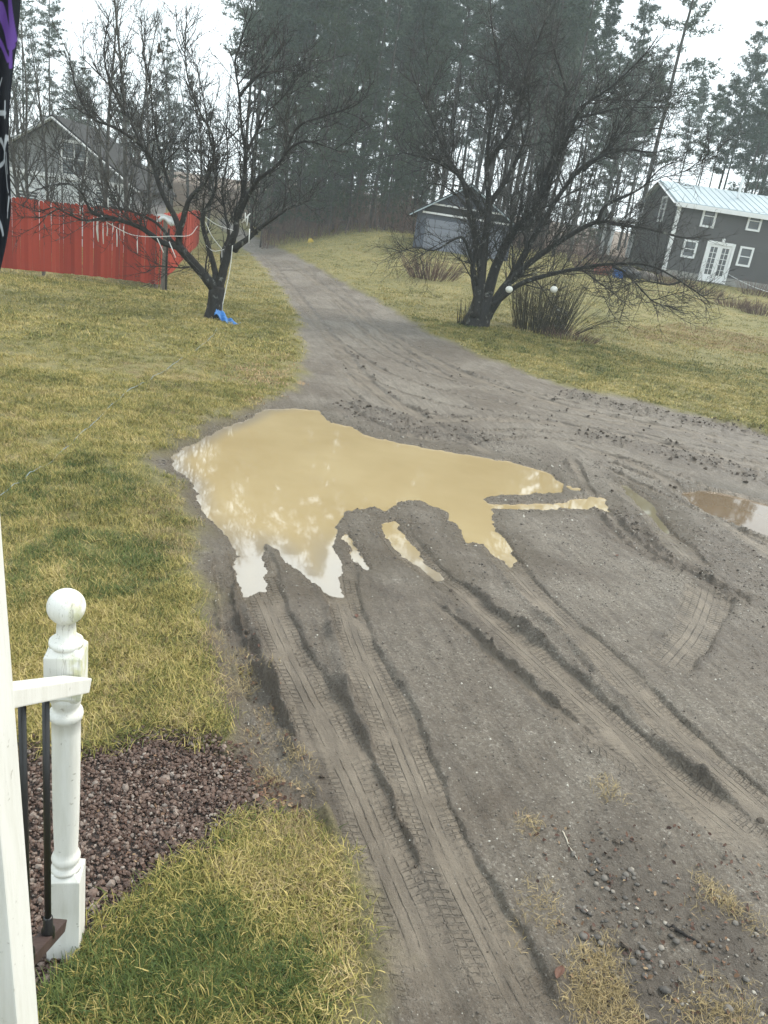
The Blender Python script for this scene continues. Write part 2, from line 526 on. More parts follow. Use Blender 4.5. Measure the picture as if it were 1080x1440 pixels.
# ---- ground material (masks: attribute 'ma' = drive, track, dark mud ; 'mb' = stone bed, bare soil, forest ; 'mt' = along track, across track, wet)
def ground_material():
    q = NM('ground', 0.75, 0.5)
    ma = q.sep(q.attr('ma', 'Vector')); mb = q.sep(q.attr('mb', 'Vector')); mt = q.sep(q.attr('mt', 'Vector'))
    P = q.pos()
    n1 = q.noise(0.9, P, 6, 0.6); n2 = q.noise(6.0, P, 6, 0.65); n3 = q.noise(40.0, P, 5, 0.7); n4 = q.noise(160.0, P, 3, 0.7)
    # grass thatch
    th = q.mix(0.55, n2, q.noise(0.55, P, 5, 0.6))
    thatch = q.ramp(th, [(0.30, (0.12, 0.13, 0.038)), (0.46, (0.23, 0.21, 0.064)), (0.60, (0.34, 0.29, 0.105)), (0.74, (0.43, 0.34, 0.16))])
    thatch = q.mix(q.ramp(n3, [(0.35, 0.75), (0.65, 0.0)]), thatch, (0.05, 0.045, 0.022))
    # gravel
    gr = q.ramp(n1, [(0.3, (0.185, 0.155, 0.118)), (0.7, (0.285, 0.250, 0.202))])
    gr = q.mix(q.ramp(n2, [(0.35, 0.55), (0.65, 0.0)]), gr, (0.125, 0.103, 0.079))
    vc = q.voro(85.0, P, 'Color'); vs = q.sep(vc)
    peb = q.ramp(vs[0], [(0.0, (0.090, 0.076, 0.061)), (0.5, (0.205, 0.180, 0.147)), (0.85, (0.32, 0.288, 0.245)), (0.97, (0.52, 0.49, 0.43))])
    gr = q.mix(q.math('MULTIPLY', q.ramp(n3, [(0.4, 0.15), (0.62, 0.75)]), 1.0), gr, peb)
    gr = q.mix(q.ramp(n4, [(0.3, 0.5), (0.6, 0.0)]), gr, (0.065, 0.053, 0.042))
    trc = q.ramp(n2, [(0.3, (0.132, 0.106, 0.077)), (0.7, (0.215, 0.180, 0.138))])
    big = q.noise(0.42, P, 6, 0.65, dist=0.8)
    stk = q.noise(1.0, q.stretch((1 / 13, 1 / 1.5, 0.25), 0.33), 6, 0.65, dist=0.5)
    gr = q.mix(q.ramp(big, [(0.42, 0.0), (0.60, 0.8)]), gr, (0.105, 0.080, 0.057))
    gr = q.mix(q.ramp(stk, [(0.34, 0.55), (0.52, 0.0)]), gr, (0.075, 0.060, 0.046))
    gr = q.mix(q.ramp(stk, [(0.56, 0.0), (0.74, 0.4)]), gr, (0.26, 0.235, 0.20))
    trc = q.mix(q.ramp(stk, [(0.38, 0.6), (0.58, 0.0)]), trc, (0.070, 0.056, 0.042))
    gr = q.mix(q.math('MULTIPLY', ma[1], 0.85), gr, trc)
    gr = q.mix(q.math('MULTIPLY', ma[2], 0.75), gr, (0.070, 0.056, 0.044))
    col = q.mix(ma[0], thatch, gr)
    # edge soil, forest leaves, stone bed base
    soil = q.ramp(n3, [(0.3, (0.085, 0.062, 0.044)), (0.7, (0.18, 0.145, 0.11))])
    col = q.mix(mb[1], col, soil)
    leaf = q.ramp(q.voro(14.0, P, 'Color'), [(0.1, (0.065, 0.040, 0.026)), (0.5, (0.125, 0.078, 0.048)), (0.9, (0.19, 0.125, 0.075))])
    leaf = q.mix(q.ramp(n1, [(0.4, 0.0), (0.7, 0.5)]), leaf, (0.06, 0.045, 0.03))
    col = q.mix(mb[2], col, leaf)
    col = q.mix(mb[0], col, (0.055, 0.04, 0.035))
    col = q.mix(q.math('MULTIPLY', mt[2], 0.6), col, (0.105, 0.082, 0.055))
    # relief
    rough = q.ramp(q.math('ADD', q.math('MULTIPLY', n2, 0.4), q.math('MULTIPLY', q.math('SUBTRACT', 1.0, big), 0.6)), [(0.36, 0.27), (0.62, 0.78)])
    rough = q.mix(ma[0], (0.85, 0.85, 0.85), rough)
    rough = q.mix(q.math('MULTIPLY', mt[2], 0.8), rough, (0.22, 0.22, 0.22))
    vb = q.voro(85.0, P, 'Distance')
    rel = q.math('ADD', q.math('MULTIPLY', q.math('SUBTRACT', 1.0, vb), 0.35), q.math('MULTIPLY', n3, 1.3))
    rel = q.math('ADD', rel, q.math('MULTIPLY', n4, 0.5))
    rel = q.math('ADD', rel, q.math('MULTIPLY', stk, 1.6))
    keep = q.math('SUBTRACT', 1.0, q.math('MULTIPLY', ma[1], 0.5))
    nb = q.bump(q.math('MULTIPLY', rel, keep), 0.95, 0.02)
    # tread print: ribs along the track and lugs across it
    wob = q.math('MULTIPLY', q.math('SUBTRACT', n2, 0.5), 0.14)
    lat = q.math('ADD', mt[1], wob)
    rib = q.math('ABSOLUTE', q.math('SINE', q.math('MULTIPLY', lat, 9.6)))
    rib = q.ramp(rib, [(0.0, 0.0), (0.30, 1.0)])
    lug = q.math('SINE', q.math('ADD', q.math('ADD', q.math('MULTIPLY', mt[0], 150.0), q.math('MULTIPLY', q.noise(3.0, P, 3, 0.6), 14.0)), q.math('MULTIPLY', q.math('ABSOLUTE', lat), 5.0)))
    lug = q.ramp(q.math('ADD', q.math('MULTIPLY', lug, 0.5), 0.5), [(0.08, 0.0), (0.45, 1.0)])
    outer = q.ramp(q.math('ABSOLUTE', lat), [(0.30, 0.0), (0.50, 1.0)])
    lug = q.math('SUBTRACT', 1.0, q.math('MULTIPLY', outer, q.math('SUBTRACT', 1.0, lug)))
    trd = q.math('MULTIPLY', rib, lug)
    fade = q.math('MULTIPLY', ma[1], q.ramp(q.noise(3.4, P, 7, 0.72), [(0.42, 0.0), (0.60, 1.0)]))
    trd = q.math('MULTIPLY', q.math('SUBTRACT', trd, 1.0), fade)
    nb = q.bump(trd, 1.0, 0.018, nb)
    return q.fin(col, rough, nb)

M = {}
M['ground'] = ground_material()

def white_paint():
    q = NM('white_paint', 0.45, 0.4)
    P = q.pos(None, 'geo')
    st = q.noise(3.0, q.pos((9, 9, 0.9)), 5, 0.7)
    c = q.mix(q.ramp(st, [(0.42, 0.0), (0.75, 0.4)]), (0.66, 0.66, 0.63), (0.42, 0.41, 0.34))
    c = q.mix(q.ramp(q.noise(45, P, 3), [(0.66, 0.0), (0.74, 0.7)]), c, (0.22, 0.2, 0.16))
    return q.fin(c, None, q.bump(q.noise(30, q.pos((6, 6, 0.6)), 4), 0.2, 0.004))
M['white'] = white_paint()

def algae_paint():
    q = NM('white_paint_with_algae', 0.5, 0.35)
    P = q.pos(None, 'geo')
    c = q.mix(q.ramp(q.noise(4.0, q.pos((6, 6, 1)), 5), [(0.5, 0.0), (0.8, 0.35)]), (0.68, 0.68, 0.65), (0.44, 0.44, 0.36))
    z = q.sep(q.pos(None, 'obj'))
    msk = q.math('MULTIPLY', q.ramp(q.noise(26, P, 4), [(0.42, 0.0), (0.62, 0.55)]), q.ramp(q.math('ADD', q.math('MULTIPLY', z[0], 6.0), 0.5), [(0.45, 0.0), (0.8, 1.0)]))
    c = q.mix(msk, c, (0.42, 0.43, 0.14))
    crack = q.ramp(q.noise(2.4, q.pos((14, 14, 0.5)), 3, 0.5, dist=1.2), [(0.492, 0.0), (0.5, 0.7), (0.508, 0.0)])
    c = q.mix(crack, c, (0.2, 0.18, 0.15))
    return q.fin(c, None, q.bump(q.noise(40, P, 4), 0.15, 0.004))
M['algae'] = algae_paint()
M['black_metal'] = simple('black_metal', (0.012, 0.012, 0.013), 0.3, 30, 0.35, 0.5)
M['brown_deck'] = simple('brown_composite', (0.055, 0.036, 0.032), 0.3, 14, 0.6, 0.3, 0.3)

def fence_red():
    q = NM('red_fence_paint', 0.75, 0.2)
    inf = q.nd('ShaderNodeObjectInfo').outputs['Random']
    c = q.ramp(inf, [(0.0, (0.24, 0.029, 0.018)), (0.5, (0.33, 0.042, 0.025)), (1.0, (0.41, 0.062, 0.036))])
    st = q.noise(5.0, q.pos((16, 16, 0.7)), 5, 0.7)
    c = q.mix(q.ramp(st, [(0.5, 0.0), (0.78, 0.45)]), c, (0.13, 0.022, 0.018))
    c = q.mix(q.ramp(q.noise(8.0, q.pos((20, 20, 0.8)), 3), [(0.72, 0.0), (0.80, 0.3)]), c, (0.36, 0.14, 0.10))
    return q.fin(c, None, q.bump(st, 0.3, 0.01))
M['fence'] = fence_red()
M['grey_wood'] = simple('weathered_wood', (0.16, 0.14, 0.12), 0.4, 6, 0.85, 0.2, 0.4, 'geo', (8, 8, 0.8))
M['bark'] = None
def bark(name, dark, light, lichen):
    q = NM(name, 0.85, 0.25)
    P = q.pos((1, 1, 0.35), 'obj')
    n = q.noise(16, P, 5, 0.7)
    c = q.ramp(n, [(0.3, dark), (0.7, light)])
    if lichen:
        lm = q.ramp(q.noise(5.5, q.pos(None, 'obj'), 5, 0.65), [(0.58, 0.0), (0.68, lichen)])
        c = q.mix(lm, c, (0.30, 0.31, 0.28))
    return q.fin(c, None, q.bump(q.noise(30, P, 5, 0.7), 0.8, 0.02))
M['bark'] = bark('apple_bark', (0.010, 0.009, 0.009), (0.036, 0.032, 0.030), 0.5)
M['twig'] = bark('twig_bark', (0.016, 0.014, 0.014), (0.048, 0.042, 0.040), 0.7)
M['pine_bark'] = bark('pine_bark', (0.025, 0.021, 0.019), (0.07, 0.06, 0.055), 0.2)
M['grey_bark'] = bark('grey_bark', (0.04, 0.037, 0.034), (0.10, 0.093, 0.086), 0.4)
M['shrub'] = bark('shrub_stems', (0.075, 0.044, 0.036), (0.165, 0.102, 0.083), 0)
M['shrub_olive'] = bark('olive_shrub_stems', (0.03, 0.027, 0.018), (0.085, 0.074, 0.046), 0)

def needles(name, a, b):
    q = NM(name, 0.7, 0.2)
    g = q.nd('ShaderNodeNewGeometry').outputs['Random Per Island']
    oi = q.nd('ShaderNodeObjectInfo').outputs['Random']
    c = q.mix(q.math('ADD', q.math('MULTIPLY', g, 0.7), q.math('MULTIPLY', oi, 0.3)), a, b)
    return q.fin(c)
M['pine'] = needles('pine_needles', (0.028, 0.047, 0.036), (0.10, 0.130, 0.092))
M['hemlock'] = needles('hemlock_needles', (0.020, 0.034, 0.020), (0.065, 0.085, 0.045))

def grass(name, stops, patch=0.55, seedv=0.0):
    q = NM(name, 0.7, 0.25)
    g = q.nd('ShaderNodeNewGeometry').outputs['Random Per Island']
    P = q.pos()
    n = q.noise(0.75, P, 5, 0.6); n2 = q.noise(4.0, P, 4, 0.6)
    f = q.math('ADD', q.math('MULTIPLY', g, 0.42), q.math('MULTIPLY', q.math('ADD', q.math('MULTIPLY', n, 0.55), q.math('MULTIPLY', n2, 0.45)), 1.25))
    f = q.math('SUBTRACT', f, 0.355)
    return q.fin(q.ramp(f, stops))
M['grass'] = grass('lawn_grass', [(0.14, (0.036, 0.056, 0.018)), (0.36, (0.115, 0.130, 0.030)), (0.48, (0.27, 0.232, 0.066)), (0.66, (0.42, 0.340, 0.125)), (0.88, (0.57, 0.45, 0.24))])
M['straw'] = grass('straw_grass', [(0.1, (0.12, 0.095, 0.045)), (0.4, (0.27, 0.205, 0.10)), (0.7, (0.41, 0.325, 0.175)), (0.95, (0.54, 0.45, 0.29))])

def stones(name, stops, rough=0.6):
    q = NM(name, rough, 0.35)
    g = q.nd('ShaderNodeObjectInfo').outputs['Random']
    c = q.ramp(g, stops)
    c = q.mix(q.ramp(q.noise(60, None, 3), [(0.4, 0.0), (0.7, 0.4)]), c, (0.05, 0.04, 0.037))
    return q.fin(c, None, q.bump(q.noise(90, None, 3), 0.3, 0.004))
M['red_stone'] = stones('reddish_crushed_stone', [(0.0, (0.052, 0.029, 0.021)), (0.45, (0.098, 0.058, 0.043)), (0.8, (0.148, 0.100, 0.078)), (1.0, (0.27, 0.23, 0.20))], 0.5)
M['pebble'] = stones('grey_pebbles', [(0.0, (0.055, 0.047, 0.040)), (0.35, (0.12, 0.105, 0.088)), (0.7, (0.20, 0.178, 0.150)), (0.9, (0.31, 0.285, 0.245)), (0.97, (0.52, 0.49, 0.43)), (1.0, (0.62, 0.60, 0.53))])
M['slate'] = stones('dark_stones', [(0.0, (0.055, 0.050, 0.045)), (0.6, (0.10, 0.092, 0.082)), (0.9, (0.2, 0.18, 0.155)), (1.0, (0.42, 0.39, 0.33))])
M['clod'] = simple('mud_clods', (0.075, 0.060, 0.047), 0.4, 40, 0.7, 0.3, 0.5)

def water(name, col, col2, shal=(0.24, 0.205, 0.155), ior=2.35):
    q = NM(name, 0.03, 0.5)
    P = q.pos()
    c = q.mix(q.ramp(q.noise(0.8, P, 4, 0.6), [(0.35, 0.0), (0.65, 1.0)]), col, col2)
    c = q.mix(q.attr('shallow'), c, shal)
    q.p.inputs['IOR'].default_value = ior
    return q.fin(c, None, q.bump(q.noise(6.0, P, 2, 0.5), 0.012, 0.01))
M['tan_water'] = water('muddy_water', (0.335, 0.258, 0.135), (0.38, 0.30, 0.165))
M['brown_water'] = water('brown_water', (0.125, 0.088, 0.056), (0.155, 0.112, 0.072), (0.13, 0.10, 0.07), 1.4)
M['olive_water'] = water('olive_water', (0.13, 0.112, 0.07), (0.16, 0.14, 0.09), (0.14, 0.12, 0.08), 1.4)

# ------------------------------------------------------------------ ground sheets
def build_ground():
    na = 560
    fine = np.linspace(-math.radians(43), math.radians(43), na)
    rest = np.linspace(math.radians(43), 2 * math.pi - math.radians(43), 60)[1:-1]
    ang = np.concatenate([fine, rest]); NA = len(ang)
    rr = [0.05]
    while rr[-1] < 190:
        r = rr[-1]
        k = 1.16 if r < 1.35 else (1.0036 if r < 9 else (1.0055 if r < 18 else 1.013))
        rr.append(r * k)
    rr = np.array(rr); NR = len(rr)
    A, Rr = np.meshgrid(ang, rr)
    x = (Rr * np.sin(A)).ravel(); y = (Rr * np.cos(A)).ravel()
    s = surface(x, y)
    V = np.column_stack([x, y, s['h']])
    i = np.arange(NR - 1)[:, None]; j = np.arange(NA)[None, :]
    j2 = (j + 1) % NA
    quads = np.stack([i * NA + j, (i + 1) * NA + j, (i + 1) * NA + j2, i * NA + j2], -1).reshape(-1, 4)
    quads = quads[:, ::-1]
    c = lambda k: s[k][quads].mean(1)
    cls = np.zeros(len(quads), int)                       # 0 lawn
    cls[c('forest') > 0.5] = 3
    cls[c('drv') > 0.5] = 1
    cls[c('bed') > 0.5] = 2
    names = ['lawn', 'driveway', 'stone_bed', 'forest_floor']
    out = {}
    for k, nme in enumerate(names):
        qk = quads[cls == k]
        used, inv = np.unique(qk.ravel(), return_inverse=True)
        me = bpy.data.meshes.new(nme)
        n = len(used); nf = len(qk)
        me.vertices.add(n); me.vertices.foreach_set('co', V[used].ravel())
        me.loops.add(nf * 4); me.loops.foreach_set('vertex_index', inv.astype(np.int32))
        me.polygons.add(nf)
        me.polygons.foreach_set('loop_start', np.arange(nf, dtype=np.int32) * 4)
        me.polygons.foreach_set('use_smooth', np.ones(nf, bool))
        me.update(calc_edges=True)
        for an, cc in (('ma', ('drv', 'trm', 'dark')), ('mb', ('bed', 'soil', 'forest')), ('mt', ('trs', 'trl', 'wet'))):
            at = me.attributes.new(an, 'FLOAT_VECTOR', 'POINT')
            at.data.foreach_set('vector', np.column_stack([s[q][used] for q in cc]).astype(np.float32).ravel())
        me.materials.append(M['ground'])
        o = bpy.data.objects.new(nme, me); link(o); tag(o, kind='structure')
        ORG[o.name] = np.zeros(3)
        out[nme] = o
    return out
GR = build_ground()

def build_water(name, P, mat, dz=0.0):
    P2 = np.asarray(P)[:, :2]
    lo = P2.min(0) - 0.15; hi = P2.max(0) + 0.15
    st = 0.04
    xs = np.arange(lo[0], hi[0], st); ys = np.arange(lo[1], hi[1], st)
    X, Y = np.meshgrid(xs, ys)
    sd = poly_sd(X.ravel(), Y.ravel(), P, 0.5).reshape(X.shape)
    ok = sd < 0.09
    cell = ok[:-1, :-1] | ok[1:, :-1] | ok[:-1, 1:] | ok[1:, 1:]
    nx = len(xs)
    ii, jj = np.nonzero(cell)
    q = np.stack([ii * nx + jj, ii * nx + jj + 1, (ii + 1) * nx + jj + 1, (ii + 1) * nx + jj], -1)
    used, inv = np.unique(q.ravel(), return_inverse=True)
    V = np.column_stack([X.ravel()[used], Y.ravel()[used], np.full(len(used), ZW + dz)])
    me = bpy.data.meshes.new(name)
    me.from_pydata(V.tolist(), [], inv.reshape(-1, 4).tolist())
    at = me.attributes.new('shallow', 'FLOAT', 'POINT')
    at.data.foreach_set('value', (np.maximum(ss(1.05 + sd.ravel()[used] / 0.45) * ss((6.9 - V[:, 1]) / 1.2), ss(1.0 + sd.ravel()[used] / 0.30) * ss((-1.3 - V[:, 0]) / 0.6))).astype(np.float32))
    me.materials.append(mat)
    o = bpy.data.objects.new(name, me); link(o)
    return tag(o, kind='structure')
for k, P in enumerate(PUDW):
    build_water('puddle', P, M[['tan_water', 'tan_water', 'tan_water', 'brown_water', 'olive_water', 'tan_water'][k]], -0.004 * k)

# ------------------------------------------------------------------ scatter with geometry nodes
def scatter(name, protos, pts, rot, scl, idx, kind='stuff'):
    pc = bpy.data.collections.new(name + '_source')
    for p in protos: pc.objects.link(p)
    me = bpy.data.meshes.new(name)
    n = len(pts)
    me.vertices.add(n); me.vertices.foreach_set('co', np.asarray(pts, np.float32).ravel())
    a = me.attributes.new('rot', 'FLOAT_VECTOR', 'POINT'); a.data.foreach_set('vector', np.asarray(rot, np.float32).ravel())
    a = me.attributes.new('scl', 'FLOAT_VECTOR', 'POINT'); a.data.foreach_set('vector', np.asarray(scl, np.float32).ravel())
    a = me.attributes.new('idx', 'INT', 'POINT'); a.data.foreach_set('value', np.asarray(idx, np.int32))
    o = bpy.data.objects.new(name, me); link(o); tag(o, kind=kind)
    ng = bpy.data.node_groups.new(name + '_nodes', 'GeometryNodeTree')
    ng.interface.new_socket('Geometry', in_out='INPUT', socket_type='NodeSocketGeometry')
    ng.interface.new_socket('Geometry', in_out='OUTPUT', socket_type='NodeSocketGeometry')
    N = ng.nodes
    gi = N.new('NodeGroupInput'); go = N.new('NodeGroupOutput')
    ci = N.new('GeometryNodeCollectionInfo'); ci.inputs['Collection'].default_value = pc
    ci.inputs['Separate Children'].default_value = True; ci.inputs['Reset Children'].default_value = True
    ip = N.new('GeometryNodeInstanceOnPoints'); ip.inputs['Pick Instance'].default_value = True
    def na(nm, t):
        k = N.new('GeometryNodeInputNamedAttribute'); k.data_type = t; k.inputs['Name'].default_value = nm
        return [q for q in k.outputs if q.enabled][0]
    L = ng.links
    L.new(gi.outputs[0], ip.inputs['Points']); L.new(ci.outputs[0], ip.inputs['Instance'])
    L.new(na('idx', 'INT'), ip.inputs['Instance Index'])
    L.new(na('rot', 'FLOAT_VECTOR'), ip.inputs['Rotation']); L.new(na('scl', 'FLOAT_VECTOR'), ip.inputs['Scale'])
    L.new(ip.outputs[0], go.inputs[0])
    md = o.modifiers.new('scatter', 'NODES'); md.node_group = ng
    return o

def proto(name, mb, mat, smooth=False):
    return bpy.data.objects.new(name, mb.mesh(name, mat, smooth))

def clump(n, rad, hmin, hmax, wd, flat, seed):
    r = np.random.default_rng(seed); mb = MB()
    for _ in range(n):
        a = r.uniform(0, 6.283); d = rad * math.sqrt(r.uniform())
        p = np.array([math.cos(a) * d, math.sin(a) * d, -0.004])
        b = r.uniform(0, 6.283); dr = np.array([math.cos(b), math.sin(b), 0]); sd = np.array([-dr[1], dr[0], 0])
        L = r.uniform(hmin, hmax); w0 = wd * r.uniform(0.7, 1.3)
        lean = r.uniform(-0.1, 0.38) * flat
        th = r.uniform(0.45, 1.35)
        rows = []; q = p.copy()
        for k in range(4):
            ww = w0 * (1 - (k / 3.0) ** 1.6) + 0.0003
            rows += [q - sd * ww, q + sd * ww]
            ang = th + lean * (k + 1) / 3.0
            q = q + (dr * math.sin(ang) + np.array([0, 0, math.cos(ang)])) * L / 3
            q[2] = max(q[2], 0.003 + 0.014 * r.uniform())
        mb.add(rows, [(0, 1, 3, 2), (2, 3, 5, 4), (4, 5, 7, 6)])
    return mb

GRASS_P = [proto('grass_clump', clump(40, 0.075, 0.028, 0.062, 0.0013, 1.8, 100 + k), M['grass'], True) for k in range(6)]
STRAW_P = [proto('straw_clump', clump(28, 0.08, 0.03, 0.065, 0.0013, 2.3, 200 + k), M['straw'], True) for k in range(5)]
FAR_P = [proto('far_clump', clump(24, 0.22, 0.05, 0.09, 0.006, 2.3, 300 + k), M['grass'], True) for k in range(5)]

def sector(n, r0, r1, a0=-41, a1=41):
    r = np.sqrt(RNG.uniform(r0 * r0, r1 * r1, n)); a = np.radians(RNG.uniform(a0, a1, n))
    return r * np.sin(a), r * np.cos(a)

def lawn_points(n, r0, r1, straw=False, sparse=0.0):
    x, y = sector(n, r0, r1)
    s = surface(x, y)
    edge = np.minimum(ss(s['sdD'] / 0.35 + 0.1), 1 - s['soil'] * 0.9) * (1 - np.minimum(1, s['bed'] * 1.1)) * (1 - s['forest'])
    pat = ss((fbm(x * 1.7, y * 1.7, 71, 4) + 0.75))
    keep = (RNG.uniform(size=n) < edge * (0.4 + 0.6 * pat)) & (s['sw'] > 0.03)
    return np.column_stack([x, y, s['h']])[keep]

def rots(n, tilt=0.15):
    return np.column_stack([RNG.normal(0, tilt, n), RNG.normal(0, tilt, n), RNG.uniform(0, 6.283, n)])

def put(name, protos, pts, smin, smax, tilt=0.12):
    n = len(pts)
    s = RNG.uniform(smin, smax, n)
    return scatter(name, protos, pts, rots(n, tilt), np.column_stack([s, s, s * RNG.uniform(0.8, 1.2, n)]), RNG.integers(0, len(protos), n))

p1 = np.vstack([lawn_points(13000, 1.4, 5.0), lawn_points(26000, 5.0, 12.0), lawn_points(30000, 12.0, 24.0)])
put('lawn_grass', GRASS_P, p1, 0.8, 1.35)
put('distant_lawn_grass', FAR_P, np.vstack([lawn_points(16000, 14.0, 30.0), lawn_points(30000, 30.0, 60.0)]), 0.7, 1.2)
p2 = lawn_points(9000, 1.4, 14.0)
sel = fbm(p2[:, 0] * 1.1, p2[:, 1] * 1.1, 77, 3) + np.where(np.hypot(p2[:, 0], p2[:, 1]) < 4.5, 0.25, 0) > 0.02
put('dry_grass', STRAW_P, p2[sel], 0.65, 1.1)

def patch_points(poly, n, dens):
    P = gp(poly); lo = P[:, :2].min(0); hi = P[:, :2].max(0)
    x = RNG.uniform(lo[0], hi[0], n); y = RNG.uniform(lo[1], hi[1], n)
    d = poly_sd(x, y, P) + 0.15 * fbm(x * 5, y * 5, 81, 3)
    k = (d < 0) & (RNG.uniform(size=n) < dens * ss(-d / 0.12 + 0.2))
    x, y = x[k], y[k]
    return np.column_stack([x, y, surface(x, y)['h']])
dry = np.vstack([patch_points([(800, 1330), (860, 1300), (905, 1345), (900, 1460), (800, 1460)], 520, 0.55),
                 patch_points([(830, 1100), (870, 1080), (880, 1130), (840, 1140)], 120, 0.15),
                 patch_points([(725, 1150), (770, 1150), (770, 1190), (735, 1195)], 110, 0.2),
                 patch_points([(920, 1190), (1000, 1200), (1080, 1290), (1060, 1330), (960, 1270)], 600, 0.16),
                 patch_points([(940, 1370), (1080, 1330), (1080, 1460), (940, 1460)], 500, 0.25),
                 patch_points([(720, 1200), (800, 1200), (800, 1330), (740, 1290)], 400, 0.12),
                 patch_points([(880, 458), (960, 455), (1085, 478), (1085, 500), (960, 486), (890, 474)], 2600, 0.5),
                 patch_points([(290, 880), (360, 900), (440, 1100), (470, 1200), (350, 1180), (330, 1040)], 900, 0.25)])
put('straw_tufts', STRAW_P, dry, 0.5, 0.95)

M['green'] = grass('green_grass', [(0.1, (0.022, 0.042, 0.012)), (0.4, (0.055, 0.085, 0.022)), (0.65, (0.115, 0.145, 0.038)), (0.92, (0.26, 0.25, 0.085))])
M['dead'] = grass('dead_grass', [(0.1, (0.13, 0.085, 0.045)), (0.45, (0.29, 0.19, 0.10)), (0.75, (0.42, 0.30, 0.165)), (0.95, (0.52, 0.42, 0.26))])
GREEN_P = [proto('green_clump', clump(40, 0.085, 0.03, 0.075, 0.0014, 1.7, 700 + k), M['green'], True) for k in range(4)]
GREENF_P = [proto('green_far_clump', clump(26, 0.22, 0.06, 0.10, 0.005, 1.9, 720 + k), M['green'], True) for k in range(3)]
DEADF_P = [proto('dead_far_clump', clump(24, 0.24, 0.04, 0.08, 0.006, 2.4, 740 + k), M['dead'], True) for k in range(3)]
put('green_grass', GREEN_P, np.vstack([patch_points([(60, 1445), (100, 1350), (215, 1295), (330, 1285), (425, 1370), (440, 1445)], 900, 0.85),
    patch_points([(0, 800), (90, 740), (220, 760), (260, 830), (120, 850), (0, 900)], 2600, 0.2),
    patch_points([(0, 660), (120, 640), (210, 690), (130, 730), (0, 740)], 2600, 0.15)]), 0.8, 1.3)
put('distant_green_grass', GREENF_P, np.vstack([patch_points([(0, 384), (222, 408), (280, 350), (300, 352), (262, 420), (220, 432), (0, 408)], 1500, 0.75),
    patch_points([(300, 350), (318, 335), (335, 352), (372, 410), (392, 440), (350, 430)], 500, 0.6),
    patch_points([(560, 440), (700, 465), (850, 480), (960, 520), (900, 545), (760, 510), (640, 478)], 1500, 0.7),
    patch_points([(430, 352), (560, 400), (640, 420), (640, 440), (520, 405)], 900, 0.4),
    patch_points([(880, 500), (1085, 520), (1085, 545), (960, 530)], 900, 0.4)]), 0.7, 1.2)
put('dead_grass_patch', DEADF_P, np.vstack([patch_points([(880, 460), (960, 455), (1090, 478), (1090, 502), (960, 488), (890, 476)], 1400, 0.85),
    patch_points([(380, 345), (470, 350), (560, 352), (570, 362), (440, 360)], 700, 0.5),
    patch_points([(340, 360), (352, 360), (405, 420), (420, 470), (412, 520), (400, 470), (385, 415)], 500, 0.45),
    patch_points([(900, 405), (1085, 425), (1085, 440), (900, 412)], 700, 0.4),
    patch_points([(310, 520), (410, 490), (420, 555), (340, 575)], 700, 0.3)]), 0.6, 1.1)
straws = np.vstack([patch_points([(330, 1175), (400, 1155), (480, 1195), (505, 1300), (515, 1440), (470, 1400), (440, 1290), (340, 1260), (260, 1250)], 1300, 0.8),
    patch_points([(0, 560), (60, 590), (60, 650), (0, 640)], 1200, 0.5), patch_points([(180, 690), (240, 680), (280, 780), (230, 800), (180, 760)], 1200, 0.5),
    patch_points([(120, 880), (300, 870), (330, 1030), (130, 1050)], 1200, 0.5), patch_points([(180, 520), (290, 530), (300, 600), (200, 590)], 2500, 0.35)])
put('straw_patches', STRAW_P, straws, 0.6, 1.0)

def rock(seed, sub=1, jag=0.28, flat=0.7):
    r = np.random.default_rng(seed)
    bm = bmesh.new(); bmesh.ops.create_icosphere(bm, subdivisions=sub, radius=0.5)
    sx = np.array([1, r.uniform(0.65, 1), r.uniform(0.45, flat)])
    mb = MB()
    vs = [np.array(v.co) * sx * (1 + r.uniform(-jag, jag)) for v in bm.verts]
    mb.add(vs, [tuple(v.index for v in f.verts) for f in bm.faces])
    bm.free()
    return mb
RED_P = [proto('crushed_stone', rock(400 + k), M['red_stone']) for k in range(7)]
PEB_P = [proto('pebble', rock(420 + k, 1, 0.18), M['pebble'], True) for k in range(6)]
CLOD_P = [proto('clod', rock(440 + k, 2, 0.3, 0.8), M['clod']) for k in range(5)]

def rock_rot(n): return np.column_stack([RNG.normal(0, 0.5, n), RNG.normal(0, 0.5, n), RNG.uniform(0, 6.283, n)])
bx, by = sector(60000, 1.3, 4.2, -44, 2)
sb = surface(bx, by)
k = RNG.uniform(size=len(bx)) < ss(sb['bed'] * 1.15)
k |= (sb['bed'] > 0.03) & (RNG.uniform(size=len(bx)) < 0.12)
bp = np.column_stack([bx, by, sb['h'] + RNG.uniform(-0.002, 0.016, len(bx))])[k]
s = RNG.gamma(3.0, 0.0038, len(bp)) + 0.006
scatter('crushed_stone', RED_P, bp, rock_rot(len(bp)), np.column_stack([s, s, s]), RNG.integers(0, 7, len(bp)))

gx, gy = sector(110000, 1.5, 11.0, -30, 41)
sg = surface(gx, gy)
k = (sg['drv'] > 0.6) & (sg['sw'] > 0.02) & (RNG.uniform(size=len(gx)) < (1 - 0.88 * sg['trm']) * (0.15 + 0.6 * ss(fbm(gx * 1.4, gy * 1.4, 90, 4) + 0.6)))
s = np.clip(RNG.gamma(3.0, 0.0028, len(gx)), 0.003, 0.028) * np.clip(np.hypot(gx, gy) / 6, 0.85, 1.3)
pp = np.column_stack([gx, gy, sg['h'] + 0.05 * s])[k]; s = s[k]
scatter('driveway_pebbles', PEB_P, pp, rock_rot(len(pp)), np.column_stack([s, s, s]), RNG.integers(0, 6, len(pp)))

